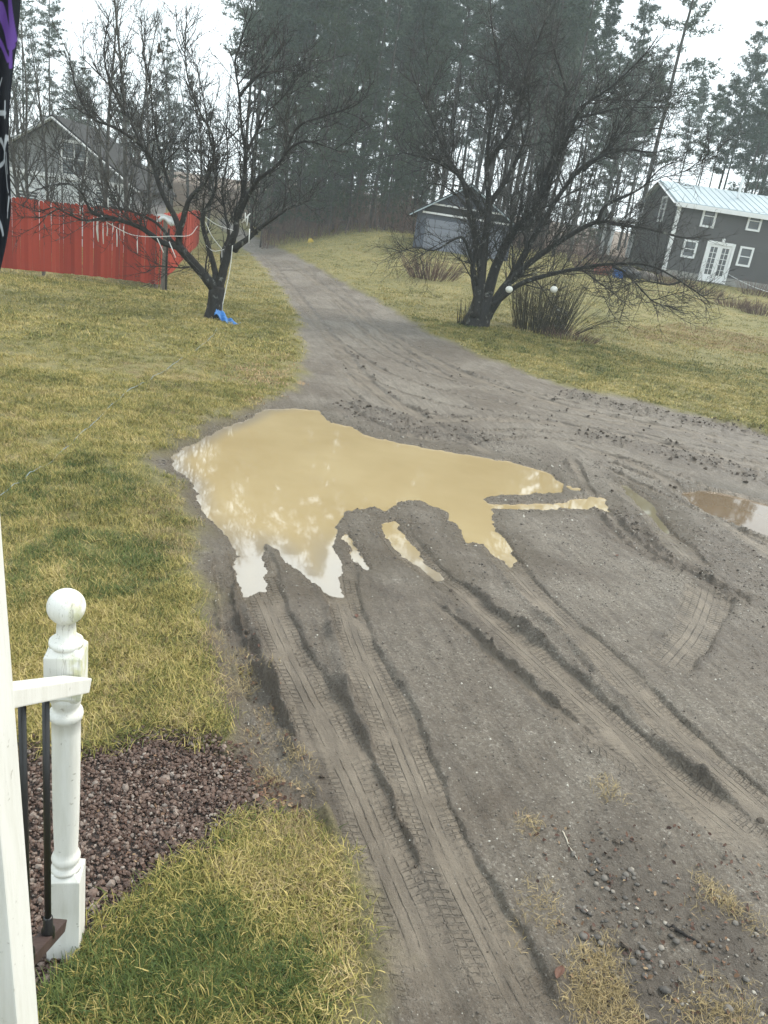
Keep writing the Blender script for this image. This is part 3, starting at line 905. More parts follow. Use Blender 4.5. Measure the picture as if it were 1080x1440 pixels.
cx, cy = sector(130000, 1.5, 17.0, -32, 41)
sc_ = surface(cx, cy)
k = (RNG.uniform(size=len(cx)) < 0.55 * np.clip(sc_['dark'], 0, 1) ** 1.3) & (sc_['sw'] > 0.01)
s = np.clip(RNG.gamma(1.6, 0.0075, len(cx)), 0.004, 0.05) * np.clip(np.hypot(cx, cy) / 7, 0.8, 1.6)
cp = np.column_stack([cx, cy, sc_['h'] + 0.1 * s])[k]; s = s[k]
scatter('mud_clods', CLOD_P, cp, rock_rot(len(cp)), np.column_stack([s, s, s]), RNG.integers(0, 5, len(cp)))

# broken leaf litter along the edge of the stones and the drive
def leaf_bit(seed):
    r_ = np.random.default_rng(seed); mb = MB(); V = []
    for j in range(3):
        for k in range(4):
            u_, v_ = j / 2 - .5, k / 3 - .5
            wv = (1 - (1.7 * v_) ** 2) * r_.uniform(.5, .8)
            V.append((u_ * wv, v_, 0.08 + u_ * u_ * 0.8 * wv + r_.normal(0, .05)))
    return mb.add(V, [(j * 4 + k, j * 4 + k + 1, j * 4 + k + 5, j * 4 + k + 4) for j in range(2) for k in range(3)])
M['litter'] = stones('leaf_litter', [(0.0, (0.05, 0.026, 0.020)), (0.5, (0.115, 0.058, 0.040)), (0.85, (0.20, 0.12, 0.07)), (1.0, (0.33, 0.24, 0.14))], 0.8)
LEAF_P = [proto('leaf_bit', leaf_bit(480 + k), M['litter'], True) for k in range(4)]
lp = np.vstack([patch_points([(240, 1030), (340, 1030), (450, 1150), (400, 1190), (300, 1130)], 2600, 0.7), patch_points([(120, 1045), (330, 1040), (350, 1140), (200, 1260), (120, 1330)], 1500, 0.5),
    patch_points([(300, 870), (360, 900), (440, 1080), (360, 1060), (310, 960)], 900, 0.4), patch_points([(720, 1120), (1085, 1180), (1085, 1445), (820, 1445)], 1800, 0.25),
    patch_points([(60, 1440), (100, 1340), (330, 1180), (480, 1210), (510, 1440)], 500, 0.3)])
s = RNG.uniform(0.010, 0.026, len(lp)); lp[:, 2] += 0.006
scatter('leaf_litter', LEAF_P, lp, rots(len(lp), 0.5), np.column_stack([s, s, s]), RNG.integers(0, 4, len(lp)))

# larger stones of the drive, each a piece of it
stone_me = [rock(460 + k, 2, 0.12, 0.55).mesh('stone', M['slate'], True) for k in range(5)]
spots = [(935, 1392, 0.05), (1052, 1372, 0.035), (1025, 1418, 0.045), (893, 1300, 0.03), (905, 1330, 0.03), (1012, 1256, 0.03), (845, 1218, 0.028), (768, 1195, 0.02), (820, 1318, 0.04), (690, 965, 0.02)]
rs = np.random.default_rng(5)
for _ in range(75):
    a = rs.uniform(0, 6.283); q = math.sqrt(rs.uniform())
    spots.append((878 + 75 * q * math.cos(a) + 30 * q * math.sin(a), 1275 + 110 * q * math.sin(a), rs.uniform(0.014, 0.036)))
for _ in range(50):
    spots.append((rs.uniform(900, 1075), rs.uniform(1290, 1435), rs.uniform(0.012, 0.03)))
for _ in range(40):
    spots.append((rs.uniform(470, 620), rs.uniform(722, 760), rs.uniform(0.015, 0.03)))
sp = np.array([G(a, b) for a, b, _ in spots]); sz = surface(sp[:, 0], sp[:, 1])
for i, (a, b, d) in enumerate(spots):
    if sz['sw'][i] < 0.0: continue
    o = bpy.data.objects.new('stone', stone_me[i % 5])
    o.location = (sp[i][0], sp[i][1], sz['h'][i] + d * 0.1); o.scale = (d, d, d)
    o.rotation_euler = (rs.normal(0, 0.2), rs.normal(0, 0.2), rs.uniform(0, 6.28))
    link(o, GR['driveway'])

# ------------------------------------------------------------------ deck rail and newel in the foreground
PY = 2.05
pc_ = AY(93, 1200, PY)
PX = float(pc_[0])
def pz(py): return float(AY(93, py, PY)[2])
gz0 = float(ground_z(PX, PY)[0])
t = empty('newel_post', (PX, PY, gz0), 'white turned newel post with a ball finial at the end of the handrail', 'post')
YAW = math.radians(12)
HB = 0.055
def sqblock(z0, z1, ch0, ch1):
    mb = MB(); lv = []
    if ch0: lv.append((z0, HB - ch0))
    lv += [(z0 + (ch0 and 0.022), HB), (z1 - (ch1 and 0.022), HB)]
    if ch1: lv.append((z1, HB - ch1))
    v = []; f = []
    for z, h in lv:
        for sx, sy in ((-1, -1), (1, -1), (1, 1), (-1, 1)):
            a, b = sx * h, sy * h
            v.append((PX + a * math.cos(YAW) - b * math.sin(YAW), PY + a * math.sin(YAW) + b * math.cos(YAW), z))
    for i in range(len(lv) - 1):
        for j in range(4): f.append((i * 4 + j, i * 4 + (j + 1) % 4, i * 4 + 4 + (j + 1) % 4, i * 4 + 4 + j))
    f.append((3, 2, 1, 0)); k = (len(lv) - 1) * 4; f.append((k, k + 1, k + 2, k + 3))
    return mb.add(v, f)
zt, zb = pz(905), pz(975)
sqblock(zb - 0.01, zt, 0.014, 0.016).build('upper_block', M['algae'], t, bevel=0.003)
zl = pz(1218)
sqblock(gz0 - 0.05, zl, 0, 0.02).build('lower_block', M['white'], t, bevel=0.003)
rb = 0.0565; zc = pz(853)
prof = [(zt - 0.004, 0.050), (zt + 0.006, 0.0515), (zt + 0.014, 0.050), (zt + 0.017, 0.043), (zt + 0.022, 0.041), (zt + 0.03, 0.030), (zc - rb * 0.86, 0.027)]
for a in range(-58, 91, 8): prof.append((zc + rb * math.sin(math.radians(a)), max(0.001, rb * math.cos(math.radians(a)))))
MB().lathe((PX, PY), prof, 32).build('ball_finial', M['algae'], t, True)
z0, z1 = zl - 0.006, zb + 0.004
L_ = z1 - z0
prof = [(z0, 0.050), (z0 + .012, 0.049), (z0 + .020, 0.041), (z0 + .030, 0.039), (z0 + .040, 0.046), (z0 + .054, 0.048), (z0 + .066, 0.044), (z0 + .076, 0.039), (z0 + .092, 0.0385)]
prof += [(z0 + .2, 0.0415), (z0 + .32, 0.0435), (z1 - .15, 0.0445), (z1 - .098, 0.0445), (z1 - .094, 0.050), (z1 - .080, 0.053), (z1 - .066, 0.050), (z1 - .060, 0.042), (z1 - .048, 0.040), (z1 - .04, 0.044), (z1 - .02, 0.047), (z1, 0.05)]
MB().lathe((PX, PY), prof, 32).build('turned_shaft', M['white'], t, True)

RS = 0.59                                                          # the rail climbs with the stair toward the house
def rail_x(y): return -0.855 + (2.02 - y) * 0.07
def rail_z(y, z0): return z0 + (2.02 - y) * RS
o = MB().bar((rail_x(1.99), 1.99, rail_z(1.99, 1.150)), (rail_x(0.9), 0.9, rail_z(0.9, 1.150)), 0.085, 0.045).build('handrail', M['white'], None, org=(rail_x(1.8), 1.8, rail_z(1.8, 1.15)), bevel=0.004)
tag(o, 'white wooden handrail climbing from the turned newel to the tall white post', 'handrail')
o = MB().bar((rail_x(1.93) - 0.035, 1.93, rail_z(1.93, gz0 + 0.20)), (rail_x(0.9) - 0.035, 0.9, rail_z(0.9, gz0 + 0.20)), 0.05, 0.04).build('bottom_rail', M['brown_deck'], None, org=(rail_x(1.8), 1.8, gz0), bevel=0.004)
tag(o, 'dark brown composite bottom rail below the black balusters', 'rail')
for i in range(5):
    yb = 1.82 - i * 0.155
    lab = {0: 'black round baluster nearest the white newel post', 1: 'black round baluster second from the white newel post'}.get(i, 'black round baluster behind the tall white post')
    xb = rail_x(yb) - 0.028; zb0 = rail_z(yb, gz0 + 0.21); zb1_ = rail_z(yb, 1.140)
    bt = empty('baluster', (xb, yb, zb0), lab, 'baluster', 'black balusters of the stair rail')
    MB().tube([(xb, yb, zb0), (xb, yb, zb1_)], 0.0105, 12).build('bar', M['black_metal'], bt, True)
    MB().lathe((xb, yb), [(zb0, 0.021), (zb0 + 0.035, 0.021), (zb0 + 0.045, 0.015), (zb0 + 0.085, 0.0145), (zb0 + 0.088, 0.012)], 14).build('foot_bracket', M['black_metal'], bt, True)
YT = 1.42
a = AY(-6, 700, YT); b = AY(51, 1440, YT)
top = a + (a - b) * 0.35; bot = b + (b - a) * 0.12
hs = 0.045
o = MB().bar(bot - np.array([hs, hs, 0]), top - np.array([hs, hs, 0]), 0.1, 0.1, (0, 1, 0)).build('stair_post', M['white'], None, org=tuple(bot), bevel=0.005)
tag(o, 'tall square white painted post at the left edge of the frame', 'post')

# dark cloth banner hanging at the upper left
def cloth():
    YB = 1.35
    edge = [(36, -60), (33, 0), (31, 60), (26, 150), (21, 210), (19, 260), (16, 300), (9, 345), (3, 380), (-4, 402)]
    ep = np.array([AY(a, b, YB) for a, b in edge])
    zs = ep[:, 2][::-1]; xs = ep[:, 0][::-1]
    inv = lambda px, py: AY(px, py, YB)
    lines = [((-6, 157), (17, 162)), ((-8, 195), (8, 212)), ((17, 146), (17, 168)), ((2, 222), (20, 196)), ((4, 220), (8, 262)), ((8, 262), (14, 270)), ((16, 216), (15, 245)), ((15, 278), (9, 296)), ((9, 294), (10, 306)), ((-12, 130), (3, 110)), ((-20, 300), (0, 330)), ((-30, 240), (4, 222))]
    wl = [.0038, .004, .002, .0045, .003, .002, .0012, .003, .0015, .0012, .003, .003]
    purp = [((-10, 5), (22, 66)), ((8, -20), (26, 58)), ((22, 60), (25, 98)), ((-14, 46), (20, 88))]
    wp = [.0085, .006, .003, .004]
    nu, nv = 90, 420
    zz = np.linspace(zs[0], zs[-1] + 0.03, nv)
    U, Z = np.meshgrid(np.linspace(0, 1, nu), zz)
    X = np.interp(Z, zs, xs) - 0.13 * (1 - U)
    Yc = YB + 0.020 * np.sin(U * 9 + Z * 3.0) + 0.010 * np.sin(Z * 19 + U * 4)
    V = np.column_stack([X.ravel(), Yc.ravel(), Z.ravel()])
    def near_(segs, ws):
        k = np.zeros(X.size)
        for (a, b), wd in zip(segs, ws):
            a = inv(*a)[[0, 2]]; b = inv(*b)[[0, 2]]; p = V[:, [0, 2]] - a; e = b - a
            t_ = np.clip(p @ e / (e @ e), 0, 1); d = np.linalg.norm(p - t_[:, None] * e, axis=1)
            k = np.maximum(k, np.clip((wd - d) / 0.0012 + 0.5, 0, 1))
        return k[:, None]
    C = np.tile([0.010, 0.012, 0.018, 1.0], (X.size, 1))
    kp = near_(purp, wp); C = C * (1 - kp) + np.array([0.12, 0.055, 0.27, 1]) * kp
    kl = near_(lines, wl); C = C * (1 - kl) + np.array([0.45, 0.48, 0.53, 1]) * kl
    V = V.tolist()
    F = [(j * nu + i, j * nu + i + 1, (j + 1) * nu + i + 1, (j + 1) * nu + i) for j in range(nv - 1) for i in range(nu - 1)]
    q = NM('banner_cloth', 0.7, 0.25)
    q.ln(q.attr('print', 'Color'), q.p.inputs['Base Color'])
    q.fin(None, None, q.bump(q.noise(500, None, 2), 0.2, 0.001))
    me = bpy.data.meshes.new('hanging_banner'); me.from_pydata(V, [], F)
    at = me.attributes.new('print', 'FLOAT_COLOR', 'POINT'); at.data.foreach_set('color', np.array(C, np.float32).ravel())
    me.materials.append(q.m); me.polygons.foreach_set('use_smooth', [True] * len(me.polygons))
    o = bpy.data.objects.new('hanging_banner', me); link(o)
    md = o.modifiers.new('thick', 'SOLIDIFY'); md.thickness = 0.002
    tag(o, 'black cloth banner with purple streaks and white web lines hanging at the upper left', 'banner')
cloth()

# ------------------------------------------------------------------ red fences
def plank(wd, h, th):
    mb = MB()
    t_ = 0.03
    v = [(-wd / 2, -th / 2, 0), (wd / 2, -th / 2, 0), (wd / 2, -th / 2, h - t_), (wd * 0.2, -th / 2, h), (-wd * 0.2, -th / 2, h), (-wd / 2, -th / 2, h - t_)]
    v += [(x, th / 2, z) for x, _, z in v]
    f = [(0, 1, 2, 3, 4, 5), (11, 10, 9, 8, 7, 6)] + [(i, i + 6, (i + 1) % 6 + 6, (i + 1) % 6) for i in range(6)]
    return mb.add(v, f)
def fence(name_label, A, B, wd, gap, h, post_step, lift, flip=1):
    A = np.array(A); B = np.array(B); d = (B - A)[:2]; L = np.hypot(*d); u = d / L
    root = empty('stockade_fence', (A[0], A[1], hb(A[0], A[1])), name_label, 'fence')
    yaw = math.atan2(u[1], u[0])
    nrm = np.array([u[1], -u[0]]) * flip
    variants = [plank(wd, h + dz, 0.018).mesh('picket', M['fence']) for dz in (-0.015, 0.0, 0.02, 0.03)]
    n = int(L / (wd + gap)); r = np.random.default_rng(int(L * 100))
    sag = 0
    for i in range(n):
        p = A[:2] + u * (i + 0.5) * (wd + gap)
        z = float(hb(*p)) + lift + 0.03 * math.sin(i * 0.11) + r.normal(0, 0.006)
        o = bpy.data.objects.new('picket', variants[r.integers(0, 4)])
        o.location = (p[0] - A[0] + nrm[0] * (0.005 * (i % 2) + r.normal(0, 0.004)), p[1] - A[1] + nrm[1] * (0.005 * (i % 2) + r.normal(0, 0.004)), z - hb(A[0], A[1]))
        o.rotation_euler = (r.normal(0, 0.006), r.normal(0, 0.006), yaw + r.normal(0, 0.02))
        link(o, root)
    for zz in (lift + 0.25, lift + h * 0.55, lift + h - 0.22):
        a3 = np.array([A[0] - nrm[0] * 0.035, A[1] - nrm[1] * 0.035, hb(A[0], A[1]) + zz]); b3 = np.array([B[0] - nrm[0] * 0.035, B[1] - nrm[1] * 0.035, hb(B[0], B[1]) + zz])
        MB().bar(a3, b3, 0.04, 0.08).build('stringer', M['grey_wood'], root)
    k = max(2, int(L / post_step) + 1)
    for i in range(k):
        p = A[:2] + u * min(L - 0.05, 0.05 + (L - 0.1) * i / (k - 1)) - nrm * 0.11
        zb_ = float(hb(*p)) - 0.1
        MB().tube([(p[0], p[1], zb_), (p[0], p[1], zb_ + 0.1 + lift + h * 0.96)], 0.055, 8).build('fence_post', M['grey_wood'], root)
    return root
FC = G(222, 408); FL = G(0, 383); FB = G(278, 347)
dv = FL - FC
fence('long run of red stockade fence facing the driveway across the lawn', FC, FC + dv * 2.2, 0.098, 0.0005, 1.86, 2.4, 0.16, -1)
dv2 = (FB - FC); dv2 /= np.hypot(*dv2[:2])
fence('red stockade fence run receding along the driveway behind the corner', FC + dv2 * 0.35, FC + dv2 * 27.5, 0.147, 0.001, 1.95, 2.4, 0.12)
# corner post with the white rag
cp_ = FC + np.array([0.12, 0.05, 0])
t = empty('corner_post', cp_, 'grey split corner post between the two red fence runs', 'post')
MB().tube([cp_ + [0, 0, -0.1], cp_ + [0.02, 0, 1.0], cp_ + [0.0, 0, 2.02]], [0.07, 0.065, 0.06], 8).build('post_shaft', M['grey_wood'], t)
MB().tube([cp_ + [0.12, -0.05, -0.1], cp_ + [0.10, -0.04, 1.0], cp_ + [0.13, -0.05, 1.75]], [0.035, 0.03, 0.025], 7).build('brace_pole', M['bark'], t)
M['rag'] = simple('white_plastic', (0.62, 0.63, 0.64), 0.15, 6, 0.5)
mb = MB(); nu, nv = 12, 7
V = []
for j in range(nv):
    for i in range(nu):
        u_, v_ = i / 11, j / 6
        V.append((cp_[0] - 0.28 + 0.62 * u_, cp_[1] - 0.09 + 0.03 * math.sin(u_ * 9) + 0.02 * math.sin(v_ * 7), cp_[2] + 2.07 - 0.26 * v_ * (0.55 + 0.45 * math.sin(u_ * 5 + 1) ** 2) + 0.04 * math.sin(u_ * 4)))
mb.add(V, [(j * nu + i, j * nu + i + 1, (j + 1) * nu + i + 1, (j + 1) * nu + i) for j in range(nv - 1) for i in range(nu - 1)])
o = mb.build('plastic_sheet', M['rag'], None, True, org=tuple(cp_ + [0, 0, 2.0]))
o.modifiers.new('thick', 'SOLIDIFY').thickness = 0.004
tag(o, 'scrap of white plastic sheet draped over the corner fence post', 'plastic sheet')

# ------------------------------------------------------------------ house parts
M['siding'] = simple('grey_siding', (0.070, 0.066, 0.068), 0.10, 1.5, 0.6, 0.3)
M['trim'] = simple('white_trim', (0.70, 0.71, 0.72), 0.06, 3, 0.5, 0.3)
M['steel'] = simple('pale_blue_metal_roof', (0.36, 0.43, 0.47), 0.06, 1.0, 0.42, 0.4)
M['concrete'] = simple('foundation_concrete', (0.24, 0.235, 0.22), 0.2, 3, 0.85)
q = NM('window_glass', 0.04, 0.5); M['glass'] = q.fin(q.ramp(q.noise(0.6, None, 2), [(0.3, (0.05, 0.06, 0.07)), (0.7, (0.12, 0.13, 0.145))]))
M['garage_wall'] = simple('blue_grey_boards', (0.085, 0.095, 0.125), 0.15, 2, 0.7)
M['garage_door'] = simple('pale_blue_grey_door', (0.20, 0.215, 0.255), 0.12, 1.2, 0.55)
M['shingle'] = simple('dark_shingle', (0.032, 0.032, 0.034), 0.3, 6, 0.85, 0.2, 0.4)
M['grey_shake'] = simple('grey_shake_siding', (0.23, 0.235, 0.24), 0.2, 3, 0.8)
M['white_side'] = simple('white_clapboard', (0.55, 0.57, 0.58), 0.08, 2, 0.6)

def clap(mb, a, b, z0, z1, course, nrm, top=None):
    """lapped boards on the wall from a to b; top(s) limits the height along it"""
    a = np.array(a[:2], float); b = np.array(b[:2], float); L = np.hypot(*(b - a)); u = (b - a) / L
    nrm = np.array(nrm[:2], float)
    k = int((z1 - z0) / course) + 1
    for i in range(k):
        za = z0 + i * course; zb_ = min(z1, za + course)
        if zb_ - za < 0.01: continue
        s0, s1 = 0.0, L
        if top is not None:
            ok = [s for s in np.linspace(0, L, 81) if top(s) >= zb_ - 0.02]
            if not ok: break
            s0, s1 = ok[0], ok[-1]
            if s1 - s0 < 0.05: break
        p0 = a + u * s0; p1 = a + u * s1
        o1, o2 = nrm * 0.028, nrm * 0.006
        v = [(*(p0 + o1), za), (*(p1 + o1), za), (*(p1 + o2), zb_), (*(p0 + o2), zb_), (*p0, za), (*p1, za)]
        mb.add(v, [(0, 1, 2, 3), (4, 5, 1, 0)])

def window(root, c, wd, h, u, nrm, name='window', mull=1, cross=0, cols=1, tw=0.11):
    """window set on a wall; c centre, u along the wall, nrm outward"""
    c = np.array(c, float); u = np.array(u, float); nrm = np.array(nrm, float); zv = np.array([0, 0, 1.0])
    Mx = np.column_stack([u, nrm, zv])
    fr = MB()
    off = nrm * 0.055
    for s in (-1, 1):
        fr.box(c + off + u * s * (wd / 2 + tw / 2), (tw, 0.07, h + 2 * tw), M=Mx)
        fr.box(c + off + zv * s * (h / 2 + tw / 2), (wd, 0.066, tw), M=Mx)
    win = fr.build(name, M['trim'], root)
    MB().box(c + nrm * 0.012, (wd - 0.004, 0.02, h - 0.004), M=Mx).build('pane', M['glass'], win)
    sh = MB()
    for i in range(1, mull + 1): sh.box(c + nrm * 0.045 + zv * (h * (i / (mull + 1) - 0.5)), (wd - 0.006, 0.044, 0.05), M=Mx)
    for i in range(1, cols): sh.box(c + nrm * 0.044 + u * wd * (i / cols - 0.5), (0.05, 0.04, h - 0.01), M=Mx)
    sh.build('sash_bar', M['trim'], win)
    return win

# two-storey grey house on the right
HC = G(930, 388); HX, HY = float(HC[0]), float(HC[1]); HZ = float(HC[2]) - 0.05
ez = float(AY(955, 284, HY)[2])
W_, D_ = 15.0, 8.6
RIDGE = ez + 1.3
root = empty('grey_house', (HX, HY, HZ), 'two storey grey sided house with white windows and pale blue metal roof', 'house')
mb = MB()
mb.add([(HX, HY, HZ), (HX + W_, HY, HZ), (HX + W_, HY + D_, HZ), (HX, HY + D_, HZ), (HX, HY, ez), (HX + W_, HY, ez), (HX + W_, HY + D_, ez), (HX, HY + D_, ez), (HX, HY + D_ / 2, RIDGE), (HX + W_, HY + D_ / 2, RIDGE)],
       [(0, 1, 5, 4), (1, 2, 6, 9, 5), (2, 3, 7, 6), (3, 0, 4, 8, 7), (4, 5, 9, 8), (8, 9, 6, 7)])
mb.build('wall', M['siding'], root)
mb = MB()
clap(mb, (HX, HY), (HX + W_, HY), HZ + 0.45, ez - 0.05, 0.13, (0, -1))
clap(mb, (HX, HY + D_), (HX, HY), HZ + 0.45, RIDGE, 0.13, (-1, 0), lambda s: ez + (RIDGE - ez) * (1 - abs(s - D_ / 2) / (D_ / 2)))
tag(mb.build('clapboard', M['siding'], root), kind='stuff')
MB().box((HX + W_ / 2, HY - 0.0, HZ + 0.1), (W_ - 0.05, 0.09, 0.75)).build('foundation', M['concrete'], root)
for yy in (HY, ):
    MB().box((HX + 0.03, HY - 0.03, (HZ + ez) / 2 + 0.2), (0.22, 0.1, ez - HZ - 0.45)).build('corner_board', M['trim'], root)
MB().box((HX - 0.03, HY + D_, (HZ + ez) / 2 + 0.2), (0.1, 0.2, ez - HZ - 0.45)).build('corner_board', M['trim'], root)
for s in (0, 1):
    y_e = HY - 0.35 if s == 0 else HY + D_ + 0.35
    sl_ = (RIDGE - ez) / (D_ / 2)
    ze = ez - 0.35 * sl_ + 0.12
    x0, x1 = HX - 0.3, HX + W_ + 0.3
    ym, zm = HY + D_ / 2, RIDGE + 0.12
    mb = MB().add([(x0, y_e, ze), (x1, y_e, ze), (x1, ym, zm), (x0, ym, zm), (x0, y_e, ze - 0.05), (x1, y_e, ze - 0.05), (x1, ym, zm - 0.05), (x0, ym, zm - 0.05)],
                  [(0, 1, 2, 3), (7, 6, 5, 4), (0, 4, 5, 1), (1, 5, 6, 2), (3, 7, 4, 0)])
    rf = mb.build('roof', M['steel'], root)
    mb = MB()
    n_ = 36
    for i in range(n_ + 1):
        xx = x0 + 0.02 + (x1 - x0 - 0.04) * i / n_
        mb.bar((xx, y_e, ze + 0.015), (xx, ym, zm + 0.008), 0.03, 0.022, (1, 0, 0))
    tag(mb.build('roof_rib', M['steel'], rf), kind='stuff')
    MB().bar((x0 - 0.03, y_e, ze - 0.12), (x0 - 0.03, ym, zm - 0.12), 0.04, 0.24, (1, 0, 0)).build('rake_board', M['trim'], root)
MB().box(((x0 + x1) / 2, HY - 0.36, ez - 0.35 * sl_ - 0.04), (x1 - x0, 0.06, 0.24)).build('fascia', M['trim'], root)
pv = AY(1040, 269, HY + 2.4)
MB().tube([(pv[0], HY + 2.4, ez + 0.9), (pv[0], HY + 2.4, ez + 2.1)], 0.08, 10).build('vent_pipe', M['trim'], root)
ux, nf = (1, 0, 0), (0, -1, 0)
pm = 1080 / 49.6
def hp(px, py):
    p = AY(px, py, HY); return (p[0], HY, p[2])
for px, py, wpx, hpx in ((997, 304, 13, 22), (1061, 311, 13, 19), (969, 350, 13, 17), (1047, 361, 13, 19)):
    window(root, hp(px, py), wpx / pm, hpx / pm, ux, nf)
for px in (1120, 1165): window(root, hp(px, 322), 13 / pm, 19 / pm, ux, nf); window(root, hp(px, 372), 13 / pm, 19 / pm, ux, nf)
# french door
c = np.array(hp(1007, 369)); dw, dh = 1.36, 1.95
zv = np.array([0, 0, 1.0])
fr = MB()
for s in (-1, 1): fr.box(c + np.array([s * (dw / 2 + 0.07), -0.06, 0]), (0.14, 0.09, dh + 0.30))
fr.box(c + np.array([0, -0.06, dh / 2 + 0.08]), (dw, 0.086, 0.16)); fr.box(c + np.array([0, -0.06, -dh / 2 - 0.07]), (dw, 0.086, 0.14))
door = fr.build('french_door', M['trim'], root)
for s in (-1, 1):
    lc = c + np.array([s * dw / 4, -0.03, 0])
    lf = MB()
    for q_ in (-1, 1): lf.box(lc + np.array([q_ * (dw / 4 - 0.07), 0, 0]), (0.135, 0.05, dh))
    lf.box(lc + np.array([0, 0, dh / 2 - 0.08]), (dw / 2 - 0.276, 0.046, 0.16)); lf.box(lc + np.array([0, 0, -dh / 2 + 0.13]), (dw / 2 - 0.276, 0.046, 0.26))
    for k_ in range(1, 5): lf.box(lc + np.array([0, 0.002, -dh / 2 + 0.26 + (dh - 0.42) * k_ / 5]), (dw / 2 - 0.276, 0.04, 0.03))
    lf.box(lc + np.array([0, 0.004, 0.05]), (0.03, 0.036, dh - 0.43))
    lf.build('door_leaf', M['trim'], door)
    MB().box(lc + np.array([0, 0.018, 0.05]), (dw / 2 - 0.28, 0.012, dh - 0.43)).build('pane', M['glass'], door)
MB().box(c + np.array([0.05, -0.10, dh / 2 + 0.27]), (0.14, 0.12, 0.22)).build('wall_lamp', M['trim'], root)
def gp_(px, py):
    d = ray(px, py); tt = HX / d[0]; p = O + d * tt; return p
for px, py in ((933, 294), (902, 300)):
    p = gp_(px, py)
    window(root, (HX, p[1], p[2]), 0.85, 1.25, (0, -1, 0), (-1, 0, 0))
# porch on the gable side
pq = gp_(893, 352)
PYc, PXc = float(pq[1]) + 0.3, HX - 1.5
pgz = float(hb(PXc, PYc))
root2 = empty('side_porch', (PXc, PYc, pgz), 'small white porch with posts and railing against the gable end of the grey house', 'porch')
MB().box((PXc + 0.55, PYc + 1.0, pgz + 2.75), (1.9, 2.9, 0.16)).build('porch_roof', M['trim'], root2)
for dx, dy in ((-0.25, -0.3), (-0.25, 2.3)):
    MB().box((PXc + dx, PYc + dy, pgz + 1.33), (0.16, 0.16, 2.67)).build('porch_post', M['trim'], root2)
MB().box((PXc + 0.55, PYc + 1.0, pgz + 0.2), (1.85, 2.8, 0.4)).build('porch_floor', M['grey_wood'], root2)
for k_ in range(9): MB().box((PXc - 0.25, PYc - 0.05 + k_ * 0.27, pgz + 0.82), (0.05, 0.05, 0.75)).build('railing_baluster', M['trim'], root2)
MB().box((PXc - 0.25, PYc + 1.0, pgz + 1.23), (0.08, 2.4, 0.07)).build('railing', M['trim'], root2)
window(root2, (HX - 0.06, PYc + 1.0, pgz + 1.5), 0.85, 1.9, (0, -1, 0), (-1, 0, 0), 'porch_door', 2, 0, 2)
# things by the porch
M['blue_plastic'] = simple('blue_plastic', (0.03, 0.13, 0.42), 0.15, 5, 0.45)
M['red_plastic'] = simple('faded_red_plastic', (0.36, 0.11, 0.09), 0.2, 5, 0.6)
M['dark_stuff'] = simple('dark_tarp', (0.04, 0.042, 0.046), 0.3, 5, 0.5)
def bin_(name, px, py, wd, dp, h, mat, lab, cat):
    g = G(px, py); mb = MB()
    a, b = wd / 2, dp / 2
    x, y, z = g
    v = [(x - a * .85, y - b * .85, z), (x + a * .85, y - b * .85, z), (x + a * .85, y + b * .85, z), (x - a * .85, y + b * .85, z), (x - a, y - b, z + h), (x + a, y - b, z + h), (x + a, y + b, z + h), (x - a, y + b, z + h)]
    mb.add(v, [(0, 1, 5, 4), (1, 2, 6, 5), (2, 3, 7, 6), (3, 0, 4, 7), (3, 2, 1, 0)])
    t_ = empty(name, g, lab, cat)
    mb.build('tub', mat, t_)
    rim = MB()
    for s in (-1, 1): rim.box((x + s * a, y, z + h), (0.06, dp + 0.06, 0.05)); rim.box((x, y + s * b, z + h), (wd - 0.06, 0.06, 0.048))
    rim.build('rim', mat, t_)
bin_('storage_tub', 868, 391, 0.55, 0.4, 0.42, M['blue_plastic'], 'blue plastic tub on the grass in front of the side porch', 'tub')
bin_('planter_tub', 845, 386, 0.9, 0.5, 0.5, M['red_plastic'], 'faded red tub at the left of the side porch', 'tub')
def heap(name, px, py, wd, h, mat, lab, cat, seed, dp=None):
    g = G(px, py); r = np.random.default_rng(seed); bm = bmesh.new(); bmesh.ops.create_icosphere(bm, subdivisions=3, radius=1)
    V = []
    for v in bm.verts:
        p = np.array(v.co); k_ = 1 + 0.35 * float(fbm(p[0] * 2 + seed, p[1] * 2 + p[2] * 1.7, seed, 3))
        V.append((g[0] + p[0] * wd / 2 * k_, g[1] + p[1] * (dp or wd * 0.6) / 2 * k_, g[2] - 0.05 + max(-0.02, p[2]) * h * k_))
    mb = MB().add(V, [tuple(v.index for v in f.verts) for f in bm.faces]); bm.free()
    return tag(mb.build(name, mat, None, True, org=tuple(g)), lab, cat)
heap('covered_pile', 884, 390, 1.5, 0.55, M['dark_stuff'], 'dark tarp covered pile beside the blue tub near the porch', 'pile', 3)
heap('stone_pile', 905, 392, 1.6, 0.4, M['slate'], 'low grey stone pile at the corner of the grey house', 'stones', 4)
# clothes line from the french door
a = np.array(hp(1024, 386)) - [0, 0.1, 0]; b = AY(1100, 416, HY - 6)
pts = [a + (b - a) * k_ / 10 - np.array([0, 0, 0.12 * math.sin(math.pi * k_ / 10)]) for k_ in range(11)]
tag(MB().tube(pts, 0.018, 5).build('clothes_line', M['rag'], None, True, org=tuple(a)), 'white line running from the french door off to the right', 'line')

